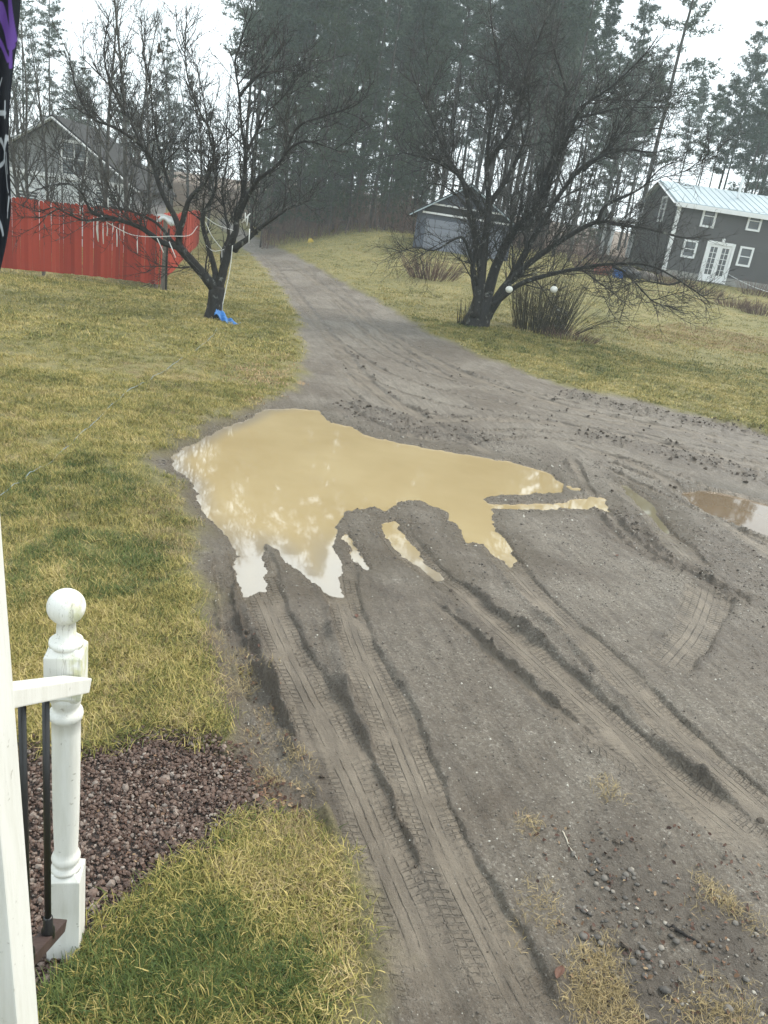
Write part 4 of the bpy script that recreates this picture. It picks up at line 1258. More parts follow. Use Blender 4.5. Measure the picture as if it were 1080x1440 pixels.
# garage with its front gable
GC = G(580, 349); gx0, gy0, gzz = float(GC[0]), float(GC[1]), float(GC[2]) - 0.1
gw, gd = 5.0, 6.5
gez = float(AY(578, 301, gy0)[2]) + 0.2; gpk = gez + 1.55
root = empty('garage', (gx0, gy0, gzz), 'blue grey garage with a wide pale door at the forest edge', 'garage')
x0, x1, xm, y1 = gx0, gx0 + gw, gx0 + gw / 2, gy0 + gd
MB().add([(x0, gy0, gzz), (x1, gy0, gzz), (x1, y1, gzz), (x0, y1, gzz), (x0, gy0, gez), (x1, gy0, gez), (x1, y1, gez), (x0, y1, gez), (xm, gy0, gpk), (xm, y1, gpk)],
         [(0, 1, 5, 8, 4), (1, 2, 6, 5), (2, 3, 7, 9, 6), (3, 0, 4, 7), (4, 8, 9, 7), (8, 5, 6, 9)]).build('wall', M['garage_wall'], root)
dwid = gw - 1.0
dtop = gez - 0.28
for k_ in range(4):
    hh = (dtop - gzz - 0.1) / 4
    dpn = MB()
    zc_ = gzz + 0.1 + hh * (k_ + 0.5)
    dpn.box((xm, gy0 - 0.03, zc_), (dwid, 0.05, hh - 0.02))
    pnl = dpn.build('door_panel', M['garage_door'], root, bevel=0.01)
    rp = MB()
    for i in range(6): rp.box((xm + dwid * ((i + 0.5) / 6 - 0.5), gy0 - 0.06, zc_), (dwid / 6 - 0.16, 0.02, hh - 0.2))
    rp.build('raised_field', M['garage_door'], pnl, bevel=0.008)
MB().box((xm - 0.1, gy0 - 0.07, gzz + 0.85), (0.05, 0.05, 0.35)).build('door_handle', M['trim'], root)
MB().box((xm, gy0 - 0.10, gez + 0.0), (gw - 0.5, 0.08, 0.09)).build('header_trim', M['trim'], root)
MB().box((xm, gy0 - 0.06, gez + 0.22), (gw - 0.7, 0.06, 0.34)).build('header_board', M['shingle'], root)
MB().box((xm, gy0 - 0.10, gez + 0.44), (gw - 0.9, 0.08, 0.08)).build('header_trim', M['trim'], root)
mb = MB(); clap(mb, (x0, gy0), (x1, gy0), gez + 0.5, gpk, 0.16, (0, -1), lambda s: gez + (gpk - gez) * (1 - abs(s - gw / 2) / (gw / 2)))
tag(mb.build('gable_board', M['garage_wall'], root), kind='stuff')
for s in (-1, 1):
    sl_ = (gpk - gez) / (gw / 2); ov = 0.4
    xe = xm + s * (gw / 2 + ov); ze = gez - ov * sl_ + 0.10
    v = [(xe, gy0 - 0.35, ze), (xe, y1 + 0.3, ze), (xm, y1 + 0.3, gpk + 0.10), (xm, gy0 - 0.35, gpk + 0.10)]
    v += [(p[0], p[1], p[2] - 0.07) for p in v]
    MB().add(v, [(0, 1, 2, 3), (7, 6, 5, 4), (0, 4, 5, 1), (1, 5, 6, 2), (2, 6, 7, 3), (3, 7, 4, 0)]).build('roof', M['shingle'], root)
    MB().bar((xe, gy0 - 0.37, ze - 0.10), (xm, gy0 - 0.37, gpk - 0.0), 0.05, 0.22, (0, 1, 0)).build('rake_board', M['steel'], root)

# gabled house behind the red fence
yh = 35.0
pk = AY(80, 167, yh); er = AY(194, 271, yh)
lx0 = float(pk[0]) - (float(er[0]) - float(pk[0])); lx1 = float(er[0])
lz = float(hb(pk[0], yh)) - 0.3
lez = float(er[2]) + 0.05; lpk = float(pk[2])
root = empty('gabled_cottage', (float(pk[0]), yh, lz), 'grey and white gabled cottage behind the red fence', 'house')
xm = float(pk[0]); lw = lx1 - lx0 - 0.5; ld = 4.6
x0, x1, y0, y1 = xm - lw / 2, xm + lw / 2, yh, yh + ld
MB().add([(x0, y0, lz), (x1, y0, lz), (x1, y1, lz), (x0, y1, lz), (x0, y0, lez + .25), (x1, y0, lez + .25), (x1, y1, lez + .25), (x0, y1, lez + .25), (xm, y0, lpk), (xm, y1, lpk)],
         [(0, 1, 5, 8, 4), (1, 2, 6, 5), (2, 3, 7, 9, 6), (3, 0, 4, 7), (4, 8, 9, 7), (8, 5, 6, 9)]).build('wall', M['grey_shake'], root)
zb1 = float(AY(130, 258, yh)[2])
mb = MB(); clap(mb, (x0, y0), (x1, y0), lz + 0.3, min(zb1, lez + 0.25), 0.13, (0, -1)); tag(mb.build('clapboard', M['white_side'], root), kind='stuff')
mb = MB(); clap(mb, (x0, y0), (x1, y0), zb1 + 0.16, lpk, 0.15, (0, -1), lambda s: lez + .25 + (lpk - lez - .25) * (1 - abs(s - lw / 2) / (lw / 2))); tag(mb.build('shake_course', M['grey_shake'], root), kind='stuff')
MB().box((xm, y0 - 0.05, zb1 + 0.08), (lw - 0.5, 0.08, 0.16)).build('band_board', M['trim'], root)
wc = AY(105, 224, yh); window(root, (wc[0], yh, wc[2]), 0.98, 1.22, (1, 0, 0), (0, -1, 0), cols=2)
for px in (40, 150):
    wc = AY(px, 288, yh); window(root, (wc[0], yh, wc[2]), 0.9, 1.1, (1, 0, 0), (0, -1, 0))
for s in (-1, 1):
    sl_ = (lpk - lez - .25) / (lw / 2); ov = 0.42
    xe = xm + s * (lw / 2 + ov); ze = lez + .25 - ov * sl_ + 0.12
    v = [(xe, y0 - 0.4, ze), (xe, y1 + 0.3, ze), (xm, y1 + 0.3, lpk + 0.12), (xm, y0 - 0.4, lpk + 0.12)]
    v += [(p[0], p[1], p[2] - 0.1) for p in v]
    MB().add(v, [(0, 1, 2, 3), (7, 6, 5, 4), (0, 4, 5, 1), (1, 5, 6, 2), (2, 6, 7, 3), (3, 7, 4, 0)]).build('roof', M['shingle'], root)
    MB().bar((xe, y0 - 0.42, ze - 0.12), (xm, y0 - 0.42, lpk - 0.0), 0.05, 0.26, (0, 1, 0)).build('rake_board', M['white_side'], root)

# ------------------------------------------------------------------ bare trees
def rv(r): 
    v = r.normal(size=3); return v / np.linalg.norm(v)
def side_branch(r, p, tan, L, r0, up, spread, n, wob):
    per = np.cross(tan, rv(r)); per /= np.linalg.norm(per) + 1e-9
    d = tan * math.cos(spread) + per * math.sin(spread)
    d[2] += up * 0.4
    d /= np.linalg.norm(d)
    pts = [p]; q = p.copy()
    for k in range(n):
        d = d + rv(r) * wob + np.array([0, 0, up * 0.16])
        d /= np.linalg.norm(d)
        q = q + d * L / n
        pts.append(q)
    rad = r0 * (1 - 0.72 * np.arange(n + 1) / n)
    return np.array(pts), rad

def sample_along(pts, rad, r, step, f0, f1):
    seg = np.linalg.norm(np.diff(pts, axis=0), axis=1); cum = np.concatenate([[0], np.cumsum(seg)]); L = cum[-1]
    k = int(max(1, L * (f1 - f0) / step)); out = []
    for s in np.sort(r.uniform(f0 * L, f1 * L, k)):
        i = min(len(seg) - 1, np.searchsorted(cum, s) - 1); t_ = (s - cum[i]) / (seg[i] + 1e-9)
        out.append((pts[i] + (pts[i + 1] - pts[i]) * t_, (pts[i + 1] - pts[i]) / (seg[i] + 1e-9), rad[i] + (rad[i + 1] - rad[i]) * t_, s / L))
    return out

def ramify(limbs, r, spec, twig_mb):
    """limbs: [(pts, rad)]; spec per order: (step, f0, f1, Lmin, Lmax, up, wob, n, sides)"""
    cur = limbs
    for (step, f0, f1, Lmin, Lmax, up, wob, n, sides, rmin, rfac) in spec:
        nxt = []
        for pts, rad in cur:
            for p, tn, pr, f in sample_along(pts, rad, r, step, f0, f1):
                L = r.uniform(Lmin, Lmax) * (1 - 0.45 * f)
                b = side_branch(r, p, tn, L, max(rmin, min(pr * rfac, 0.006 + L * 0.011)), up + r.normal(0, 0.25), r.uniform(0.5, 1.15), n, wob)
                twig_mb.tube(b[0], b[1], sides, False)
                nxt.append(b)
        cur = cur + nxt if step > 0.5 else nxt

def wiggle(pts, r, a):
    pts = catmull(pts, 4)
    n = len(pts)
    j = np.cumsum(r.normal(0, a, (n, 3)), axis=0); j -= np.linspace(0, 1, n)[:, None] * j[-1]
    return pts + j * 0.5

def traced_tree(name, label, base_px, limbs_px, trunk_px, Y0, pm, spec, seed, trunk_r):
    r = np.random.default_rng(seed)
    b = G(*base_px); b[2] -= 0.05
    root = empty(name, b, label, 'tree')
    limbs = []
    tp = np.array([AY(px, py, Y0) for px, py in trunk_px])
    tp[0] = b
    tr = MB().tube(catmull(tp, 4), np.interp(np.linspace(0, 1, (len(tp) - 1) * 4 + 1), np.linspace(0, 1, len(trunk_r)), trunk_r), 12)
    tr.build('trunk', M['bark'], root, True)
    for pts, d0, d1, w0, w1 in limbs_px:
        n = len(pts)
        P = np.array([AY(px, py, Y0 + d0 + (d1 - d0) * i / (n - 1)) for i, (px, py) in enumerate(pts)])
        P = wiggle(P, r, 0.012)
        rad = (w1 + (w0 - w1) * (1 - np.linspace(0, 1, len(P))) ** 1.5) / 2 / pm
        rad[0] *= 1.25
        MB().tube(P, rad, 9).build('limb', M['bark'], root, True)
        limbs.append((P, rad))
    tw = MB()
    ramify(limbs, r, spec, tw)
    tag(tw.build('twigs', M['twig'], root, True), kind='stuff')
    return root, limbs

# the apple tree on the left lawn
Y0 = float(G(300, 450)[1])
LL = [
    ([(304, 408), (293, 394), (273, 371), (251, 347)], 0, -.25, 15, 11),
    ([(251, 347), (252, 329), (246, 305), (231, 278), (219, 250), (213, 225), (200, 207), (186, 175), (170, 145), (155, 115), (146, 75), (150, 40), (156, 12)], -.25, .6, 9, 1.2),
    ([(250, 333), (258, 305), (264, 284), (275, 269), (290, 256), (302, 225), (300, 190), (283, 160), (268, 120), (262, 80), (262, 30)], -.25, -.9, 8, 1.2),
    ([(252, 348), (229, 341), (200, 322), (178, 313), (155, 306), (133, 302), (121, 288), (112, 270), (95, 258), (70, 262), (45, 270)], -.25, -1.2, 8, 1.2),
    ([(248, 345), (236, 330), (219, 313), (189, 299), (160, 292), (130, 270), (100, 238), (70, 215)], -.25, .9, 5, 1.0),
    ([(303, 398), (302, 384), (295, 358), (288, 335), (283, 313), (287, 295), (300, 270), (304, 235), (296, 200), (290, 160), (282, 120), (276, 90)], 0.05, .8, 9, 1.2),
    ([(307, 408), (313, 391), (320, 364), (327, 344), (334, 325), (335, 297), (342, 278), (346, 240), (346, 211), (340, 178), (337, 133), (330, 92), (340, 55), (355, 17)], 0, .2, 13, 1.3),
    ([(338, 134), (355, 114), (372, 100), (385, 85), (394, 72), (402, 60)], .15, .5, 4, 1.0),
    ([(329, 350), (342, 340), (360, 324), (375, 313), (391, 304), (410, 290), (435, 282)], 0, -.9, 9, 1.4),
    ([(335, 305), (345, 285), (358, 262), (367, 250), (389, 233), (405, 211), (428, 199), (461, 206), (478, 214)], 0.1, -.8, 8, 1.2),
    ([(400, 218), (410, 190), (425, 174), (444, 167), (480, 155), (497, 146)], -.4, -.9, 4, 1.0),
    ([(240, 265), (225, 215), (215, 160), (210, 110), (200, 75), (205, 40)], -.1, .2, 4, 1.0),
    ([(200, 205), (165, 180), (130, 165), (110, 130), (100, 95), (98, 75)], .1, -.5, 4, 1.0),
    ([(346, 215), (362, 185), (372, 160), (395, 140), (420, 110), (440, 95)], .2, 1.0, 4, 1.0),
    ([(316, 385), (312, 360), (322, 330), (318, 300), (312, 262), (320, 225), (318, 180), (322, 140)], .1, 1.3, 6, 1.2),
    ([(150, 306), (120, 310), (95, 300), (75, 292), (55, 298)], -.9, -1.6, 3.5, 1.0),
]
spec = [(1.3, 0.15, 0.8, 1.0, 2.2, 0.35, 0.18, 7, 6, 0.018, 0.5), (0.115, 0.15, 1.0, 0.45, 1.5, 0.45, 0.2, 6, 4, 0.0095, 0.45), (0.098, 0.10, 1.0, 0.2, 0.75, 0.35, 0.22, 4, 3, 0.0068, 0.55), (0.14, 0.15, 1.0, 0.08, 0.28, 0.3, 0.2, 2, 3, 0.0052, 0.7)]
ltree, llimbs = traced_tree('apple_tree', 'gnarled bare apple tree on the left lawn with blue cloth at its foot', (299, 450), LL, [(299, 450), (302, 430), (304, 415), (307, 402)], Y0, 55.0, spec, 21, [0.235, 0.185, 0.175, 0.19, 0.16])

# the bigger bare tree on the right lawn
Y1 = float(G(668, 459)[1])
RL = [
    ([(668, 445), (672, 420), (676, 390), (682, 325), (686, 280), (683, 230), (690, 175), (703, 105), (692, 40), (690, 0)], -.2, -.2, 17, 1.3),
    ([(680, 440), (690, 400), (708, 352), (728, 322), (758, 290), (770, 245), (790, 190), (796, 130), (776, 60), (780, 20)], 0, .6, 17, 1.3),
    ([(684, 445), (704, 415), (738, 357), (756, 325), (800, 255), (835, 225), (880, 210), (920, 215), (950, 205)], .1, -.6, 13, 1.2),
    ([(688, 435), (714, 397), (760, 358), (820, 320), (842, 313), (860, 313), (920, 325), (965, 335), (1000, 330)], 0, -1.2, 11, 1.2),
    ([(690, 432), (728, 402), (776, 386), (820, 377), (860, 372), (910, 373), (955, 394), (985, 415), (998, 425)], -.1, -1.7, 8, 1.0),
    ([(862, 373), (880, 385), (897, 402), (920, 425), (950, 432)], -1.0, -1.6, 4, 1.0),
    ([(765, 280), (780, 236), (800, 190), (820, 150), (860, 122), (908, 75), (925, 50)], .3, -.6, 9, 1.2),
    ([(677, 380), (664, 310), (650, 252), (634, 235), (620, 225), (590, 218), (565, 214)], -.2, -1.0, 9, 1.2),
    ([(680, 300), (660, 268), (640, 238), (622, 205), (612, 180), (590, 130), (575, 90)], -.2, .8, 8, 1.2),
    ([(683, 235), (704, 205), (720, 175), (738, 105), (755, 60), (768, 25)], -.1, -.7, 7, 1.2),
    ([(672, 400), (655, 340), (640, 335), (610, 352), (585, 348), (560, 356)], -.3, -1.2, 5, 1.0),
    ([(840, 313), (852, 290), (880, 275), (905, 262), (930, 236), (960, 225)], -.6, -1.2, 6, 1.0),
    ([(790, 195), (805, 170), (840, 160), (880, 150), (905, 160), (930, 150)], .5, 1.5, 5, 1.0),
    ([(686, 290), (715, 250), (735, 205), (745, 165), (740, 110), (725, 70)], -.1, 1.4, 8, 1.2),
    ([(820, 240), (850, 215), (870, 180), (900, 140), (925, 120)], -.2, .8, 5, 1.0),
    ([(672, 430), (664, 380), (668, 330), (655, 290), (625, 262), (600, 258)], .3, 1.5, 10, 1.2),
    ([(960, 395), (940, 400), (900, 395), (870, 408), (850, 425)], -1.2, -1.7, 3, .8),
]
spec2 = [(1.5, 0.15, 0.8, 1.5, 3.2, 0.25, 0.16, 8, 6, 0.016, 0.5), (0.112, 0.12, 1.0, 0.5, 1.9, 0.35, 0.2, 6, 4, 0.010, 0.42), (0.10, 0.10, 1.0, 0.25, 0.95, 0.25, 0.22, 4, 3, 0.0065, 0.55), (0.19, 0.15, 1.0, 0.1, 0.34, 0.2, 0.2, 2, 3, 0.0052, 0.7)]
rtree, rlimbs = traced_tree('old_apple_tree', 'large many stemmed bare tree on the right lawn beside the brushy shrub', (668, 459), RL, [(668, 459), (673, 446), (678, 430), (684, 415)], Y1, 45.0, spec2, 33, [0.46, 0.38, 0.34, 0.22])

# cloth at the foot, lights, globes, cords
def on_limb(limbs, i, f):
    P = limbs[i][0]; k = f * (len(P) - 1); a = int(k); a = min(a, len(P) - 2); return P[a] + (P[a + 1] - P[a]) * (k - a)
g = G(318, 456)
mb = MB(); nu, nv = 26, 14; V = []
for j in range(nv):
    for i in range(nu):
        u_, v_ = i / (nu - 1), j / (nv - 1)
        x = g[0] - 0.26 + 0.55 * u_; y = g[1] - 0.15 + 0.4 * v_ + 0.06 * math.sin(u_ * 7)
        z = g[2] + 0.035 + 0.30 * (1 - u_) ** 2.2 * (0.5 + 0.5 * v_) + 0.05 * math.sin(u_ * 15 + v_ * 5) * (1 - 0.5 * u_) + 0.025 * math.sin(v_ * 17 + u_ * 6)
        V.append((x, y, z))
mb.add(V, [(j * nu + i, j * nu + i + 1, (j + 1) * nu + i + 1, (j + 1) * nu + i) for j in range(nv - 1) for i in range(nu - 1)])
M['blue_cloth'] = simple('blue_tarp', (0.035, 0.16, 0.42), 0.3, 9, 0.5)
o = mb.build('crumpled_tarp', M['blue_cloth'], None, True, org=tuple(g)); o.modifiers.new('thick', 'SOLIDIFY').thickness = 0.006
tag(o, 'crumpled blue tarp lying at the foot of the apple tree', 'tarp')
M['light_wire'] = simple('white_light_string', (0.66, 0.66, 0.64), 0.1, 20, 0.5)
r = np.random.default_rng(8)
tl = empty('icicle_lights', on_limb(llimbs, 3, 0.3), 'white icicle light string sagging from the lowest left limb of the apple tree', 'string lights')
A_ = AY(160, 318, Y0 - .8); B_ = AY(215, 333, Y0 - .5); C_ = AY(266, 331, Y0 - .4); D_2 = AY(278, 318, Y0 - .3); E_ = AY(143, 303, Y0 - .9)
cable = catmull([E_, AY(150, 312, Y0 - .85), A_, AY(185, 330, Y0 - .7), B_, AY(240, 332, Y0 - .45), C_, D_2], 5)
MB().tube(cable, 0.008, 5).build('cable', M['light_wire'], tl, True)
for px, y0_, y1_ in ((137, 305, 338), (138, 308, 340), (145, 314, 343), (150, 312, 332), (158, 314, 326), (164, 322, 347), (174, 318, 331), (193, 333, 356), (113, 285, 296), (152, 278, 296), (65, 268, 274), (112, 284, 302)):
    yd = Y0 - .8
    p0 = AY(px, y0_, yd); p1 = AY(px + 0.5, y1_, yd)
    MB().tube([p0, (p0 + p1) / 2 + r.normal(0, .01, 3), p1], [0.008, 0.012, 0.010], 5).build('light_strand', M['light_wire'], tl, True)
for p0, p1 in (((221, 335), (230, 355)), ((238, 340), (247, 362))):
    MB().tube([AY(*p0, Y0 - .5), AY(*p1, Y0 - .6)], 0.011, 5).build('light_strand', M['light_wire'], tl, True)
t2 = empty('icicle_lights', on_limb(llimbs, 6, 0.3), 'pale cord and light strands strung between the right stems of the apple tree', 'string lights')
for pl in ([(289, 305), (305, 316), (328, 324)], [(289, 312), (298, 332), (312, 350)], [(290, 345), (300, 353), (315, 351)], [(312, 352), (312, 362)]):
    MB().tube(catmull([AY(a, b, Y0 - .15) for a, b in pl], 4), 0.008, 5).build('cable', M['light_wire'], t2, True)
for a_, b_ in (((345, 299), (345, 312)), ((349, 302), (347, 318)), ((351, 322), (350, 342)), ((340, 313), (352, 300))):
    MB().tube([AY(*a_, Y0 - .5), AY(*b_, Y0 - .5)], 0.013, 5).build('light_strand', M['light_wire'], t2, True)
pl = catmull([AY(327, 345, Y0 - .2), AY(324, 375, Y0 - .25), AY(318, 405, Y0 - .25), AY(313, 430, Y0 - .28), G(312, 449) + [0, 0, .05]], 5)
tag(MB().tube(pl, 0.009, 5).build('extension_cord', M['light_wire'], None, True, org=tuple(pl[-1])), 'pale cord hanging down the trunk of the apple tree', 'cord')
M['globe'] = simple('white_globe', (0.72, 0.72, 0.68), 0.08, 12, 0.35)
for px, py, lab in ((716, 407, 'white globe hanging beside the trunk of the right tree'), (779, 407, 'white globe hanging from a low branch above the olive shrub')):
    p = AY(px, py, Y1 - .9); t_ = empty('hanging_globe', p, lab, 'globe', 'white globes hung in the right tree')
    MB().lathe((p[0], p[1]), [(p[2] + 0.095 * math.sin(math.radians(a)), max(.002, 0.105 * math.cos(math.radians(a)))) for a in range(-90, 91, 12)], 16).build('bulb', M['globe'], t_, True)
    MB().lathe((p[0], p[1]), [(p[2] + 0.105, 0.05), (p[2] + 0.15, 0.05), (p[2] + 0.152, 0.012)], 10).build('cap', M['black_metal'], t_)
    MB().tube([p + [0, 0, .15], p + [0.02, 0, .55]], 0.006, 5).build('hanger', M['black_metal'], t_)
# dead leaf bunch high in the apple tree
p = AY(224, 66, Y0); mb = MB(); r = np.random.default_rng(4)
for _ in range(14):
    a = rv(r) * 0.05; b = rv(r) * 0.09 + [0, 0, -0.06]; c_ = rv(r) * 0.07
    mb.add([p + a, p + b, p + c_ + [0, 0, -0.1], p + a * 0.3 + [0, 0, .08]], [(0, 1, 2), (0, 2, 3)])
tag(mb.build('dead_leaf_cluster', M['clod'], None, org=tuple(p)), 'dark withered leaf cluster near the top of the apple tree', 'leaves')

# rope lying across the left lawn
pl = [G(a, b) for a, b in [(-10, 712), (20, 690), (50, 668), (80, 648), (120, 610), (150, 582), (180, 555), (205, 540), (225, 528), (250, 510), (275, 494), (298, 478), (308, 458)]]
pl = catmull(pl, 8); pl[:, 2] = surface(pl[:, 0], pl[:, 1])['h'] + 0.012 + 0.035 * fbm(np.arange(len(pl)) * 0.35, np.zeros(len(pl)), 5, 2)
M['rope'] = simple('pale_blue_rope', (0.21, 0.27, 0.30), 0.2, 30, 0.7)
tag(MB().tube(pl, 0.004, 6).build('rope', M['rope'], None, True, org=tuple(pl[0])), 'thin pale blue rope lying across the left lawn toward the apple tree', 'rope')

# ------------------------------------------------------------------ shrubs
def shrub(name, label, cat, g, n, h0, h1, spread, mat, seed, r0=0.012, sub=7, up=0.25, dx=0.35, arch=0.0):
    r = np.random.default_rng(seed); mb = MB()
    for _ in range(n):
        a = r.uniform(0, 6.283); q = math.sqrt(r.uniform()) * dx
        p = np.array([g[0] + q * math.cos(a), g[1] + q * math.sin(a), g[2] - 0.03])
        d = np.array([math.cos(a) * spread * (q / dx + 0.2), math.sin(a) * spread * (q / dx + 0.2), 1.0]); d /= np.linalg.norm(d)
        L = r.uniform(h0, h1); pts = [p]
        for k in range(7):
            d = d + rv(r) * 0.10 + np.array([d[0] * arch, d[1] * arch, -arch * 0.8 * (k > 2)]); d /= np.linalg.norm(d)
            pts.append(pts[-1] + d * L / 7)
        pts = np.array(pts); rad = r0 * np.linspace(1, 0.3, 8)
        mb.tube(pts, rad, 4, False)
        for pp_, tn, pr, f in sample_along(pts, rad, r, L / sub, 0.25, 1.0):
            b = side_branch(r, pp_, tn, r.uniform(.15, .5) * L * 0.45, max(.003, pr * .6), up, r.uniform(.4, .9), 3, .15)
            mb.tube(b[0], b[1], 3, False)
    return tag(mb.build(name, mat, None, True, org=tuple(g)), label, cat)
shrub('bare_shrub', 'rounded bare brown shrub on the lawn in front of the garage', 'shrub', G(606, 392), 190, 0.7, 1.35, 0.75, M['shrub'], 41, 0.010, 6, dx=0.95)
shrub('stem_shrub', 'dense clump of tall olive stems at the right of the big bare tree', 'shrub', G(757, 466), 260, 1.0, 2.3, 0.22, M['shrub_olive'], 42, 0.009, 6, dx=0.8)
shrub('arching_shrub', 'loose shrub of thin arching twigs leaning right of the stem clump', 'shrub', G(790, 468), 60, 1.2, 2.5, 1.1, M['shrub_olive'], 43, 0.009, 9, dx=0.45, arch=0.06)
shrub('trunk_sprouts', 'short upright sprouts around the foot of the big bare tree', 'sprouts', G(655, 458), 40, 0.35, 0.9, 0.15, M['shrub_olive'], 44, 0.010, 4, dx=0.25)
shrub('dead_weeds', 'patch of low brown dead weeds below the arching shrub', 'weeds', G(800, 478), 160, 0.15, 0.5, 0.8, M['shrub'], 45, 0.008, 3, dx=0.8)
for i, (px, py, n, h, lab) in enumerate(((1070, 442, 160, 0.8, 'brown dead brush mound at the right edge of the lawn'), (1035, 432, 120, 0.6, 'low reddish weed mound left of the brown brush'), (1062, 415, 90, 1.1, 'reddish bush against the foundation of the grey house'), (1000, 415, 90, 0.5, 'brown weeds below the french door'), (955, 402, 90, 0.7, 'grey brown bush at the corner of the grey house'), (835, 385, 140, 1.7, 'reddish bare bush beyond the big tree beside the porch'), (925, 396, 90, 0.8, 'low bare bush below the house corner board'))):
    shrub('bare_bush', lab, 'bush', G(px, py), n, h * .5, h, .7, M['shrub'], 60 + i, 0.012, 5, dx=0.9)
g = G(437, 341)
o = heap('yellow_bucket', 437, 341, 0.5, 0.28, simple('faded_yellow', (0.45, 0.33, 0.06), 0.2, 6, 0.6), 'small yellow sack lying on the lawn by the forest edge', 'sack', 9)

# litter on the drive
M['stick'] = simple('pale_stick', (0.42, 0.38, 0.31), 0.2, 30, 0.8)
def sticks(name, pts, rad, mat, lab, cat):
    P = catmull([G(a, b) for a, b in pts], 5); P[:, 2] = surface(P[:, 0], P[:, 1])['h'] + rad * 1.1
    tag(MB().tube(P, np.linspace(rad, rad * .5, len(P)), 6).build(name, mat, None, True, org=tuple(P[0])), lab, cat)
sticks('stick', [(792, 1165), (800, 1182), (806, 1194), (814, 1205)], 0.004, M['stick'], 'thin pale curved stick on the gravel right of the ruts', 'stick')
sticks('straw_stem', [(158, 1338), (152, 1370), (143, 1420)], 0.003, M['stick'], 'pale dry stem lying in the grass beside the newel post', 'stem')
sticks('stick', [(945, 1300), (965, 1312), (985, 1322)], 0.009, M['bark'], 'dark broken stick on the stony ground at lower right', 'stick')
sticks('twig', [(325, 620), (335, 614), (342, 612)], 0.006, M['bark'], 'short dark twig in the upper left of the tan puddle', 'twig')
sticks('twig', [(304, 630), (318, 625)], 0.006, M['bark'], 'smaller twig at the left shore of the tan puddle', 'twig')
M['leaf'] = simple('dead_leaf', (0.10, 0.05, 0.035), 0.4, 30, 0.7)
for i, (px, py, s_, lab) in enumerate(((823, 1318, 0.05, 'dark curled leaf on the gravel by the dry tuft'), (785, 1372, 0.065, 'brown curled leaf beside the dry grass tuft at the bottom'), (502, 862, 0.05, 'reddish leaf in the mud below the small pale puddle'), (868, 780, 0.05, 'brown leaf on the gravel right of the tan puddle'))):
    P = G(px, py); z = surface(P[:1], P[1:2])['h'][0]; mb = MB(); V = []
    for j in range(5):
        for k in range(7):
            u_, v_ = j / 4 - .5, k / 6 - .5
            wv = (1 - (2 * v_) ** 2) * 0.6
            V.append((P[0] + s_ * u_ * wv + s_ * v_ * .5 * (i % 2), P[1] + s_ * v_, z + 0.004 + s_ * (1.2 * u_ * u_ * wv + 0.25 * v_ * v_)))
    mb.add(V, [(j * 7 + k, j * 7 + k + 1, j * 7 + k + 8, j * 7 + k + 7) for j in range(4) for k in range(6)])
    o = mb.build('fallen_leaf', M['leaf'], None, True, org=(P[0], P[1], z)); o.modifiers.new('thick', 'SOLIDIFY').thickness = 0.0015
    tag(o, lab, 'leaf', 'fallen leaves on the drive')

# ------------------------------------------------------------------ forest
def pine(seed, h, c0, cr, r0, dens=1.0, mat='pine', lean=0.3, tl_=0.36, tw_=0.034):
    r = np.random.default_rng(seed)
    tr = MB(); n = 12
    z = np.linspace(-0.3, h, n)
    ox = np.cumsum(r.normal(0, lean / n, n)); oy = np.cumsum(r.normal(0, lean / n, n))
    T = np.column_stack([ox, oy, z]); R_ = r0 * (1 - 0.85 * np.clip(z, 0, h) / h)
    tr.tube(T, R_, 8)
    at_ = lambda zz: np.array([np.interp(zz, z, ox), np.interp(zz, z, oy), zz])
    zz = h * 0.12
    while zz < h * c0:                                            # dead lower branches
        a = r.uniform(0, 6.283); L = r.uniform(0.4, 1.6); d = np.array([math.cos(a), math.sin(a), r.uniform(-0.25, 0.2)])
        p = at_(zz); tr.tube([p, p + d * L * .5, p + d * L + [0, 0, r.uniform(-.3, .1)]], [.02, .014, .008], 3, False)
        zz += r.uniform(0.15, 0.45)
    cr_ = []; cf = []
    V = []; F = []
    zz = h * c0
    while zz < h * 0.985:
        f = (zz - h * c0) / (h * (1 - c0))
        Lm = cr * (0.55 + 0.9 * f if f < 0.3 else 0.82 * (1.12 - f) / 0.82 + 0.03)
        for _ in range(r.integers(3, 6)):
            if r.uniform() > dens: continue
            a = r.uniform(0, 6.283); L = Lm * r.uniform(0.55, 1.2)
            d = np.array([math.cos(a), math.sin(a), 0.12 + 0.35 * f]); p = at_(zz + r.normal(0, .1))
            pts = np.array([p, p + d * L * .5 + [0, 0, -.06 * L], p + d * L + [0, 0, 0.05 * L]])
            tr.tube(pts, [.03 * (1.2 - f), .02 * (1.2 - f), .008], 3, False)
            nt_ = int(7 + L * 7.0)
            for k in range(nt_):
                t_ = r.uniform(0.22, 1.0)
                q = pts[0] + (pts[2] - pts[0]) * t_ + np.array([r.normal(0, .20), r.normal(0, .20), r.normal(0.05, .10)]) * (0.5 + L * .22)
                for _k in range(6):
                    dd = d * 0.6 + rv(r) * 0.9 + np.array([0, 0, .15]); dd /= np.linalg.norm(dd)
                    sd = np.cross(dd, rv(r)); sd /= np.linalg.norm(sd) + 1e-9
                    ll = tl_ * r.uniform(.7, 1.3); b = len(V)
                    V += [q - sd * tw_, q + sd * tw_, q + dd * ll]; F.append((b, b + 1, b + 2))
        zz += r.uniform(0.32, 0.62)
    cm = MB().add(V, F)
    return tr.mesh('trunk', M['pine_bark'], True), cm.mesh('crown', M[mat])

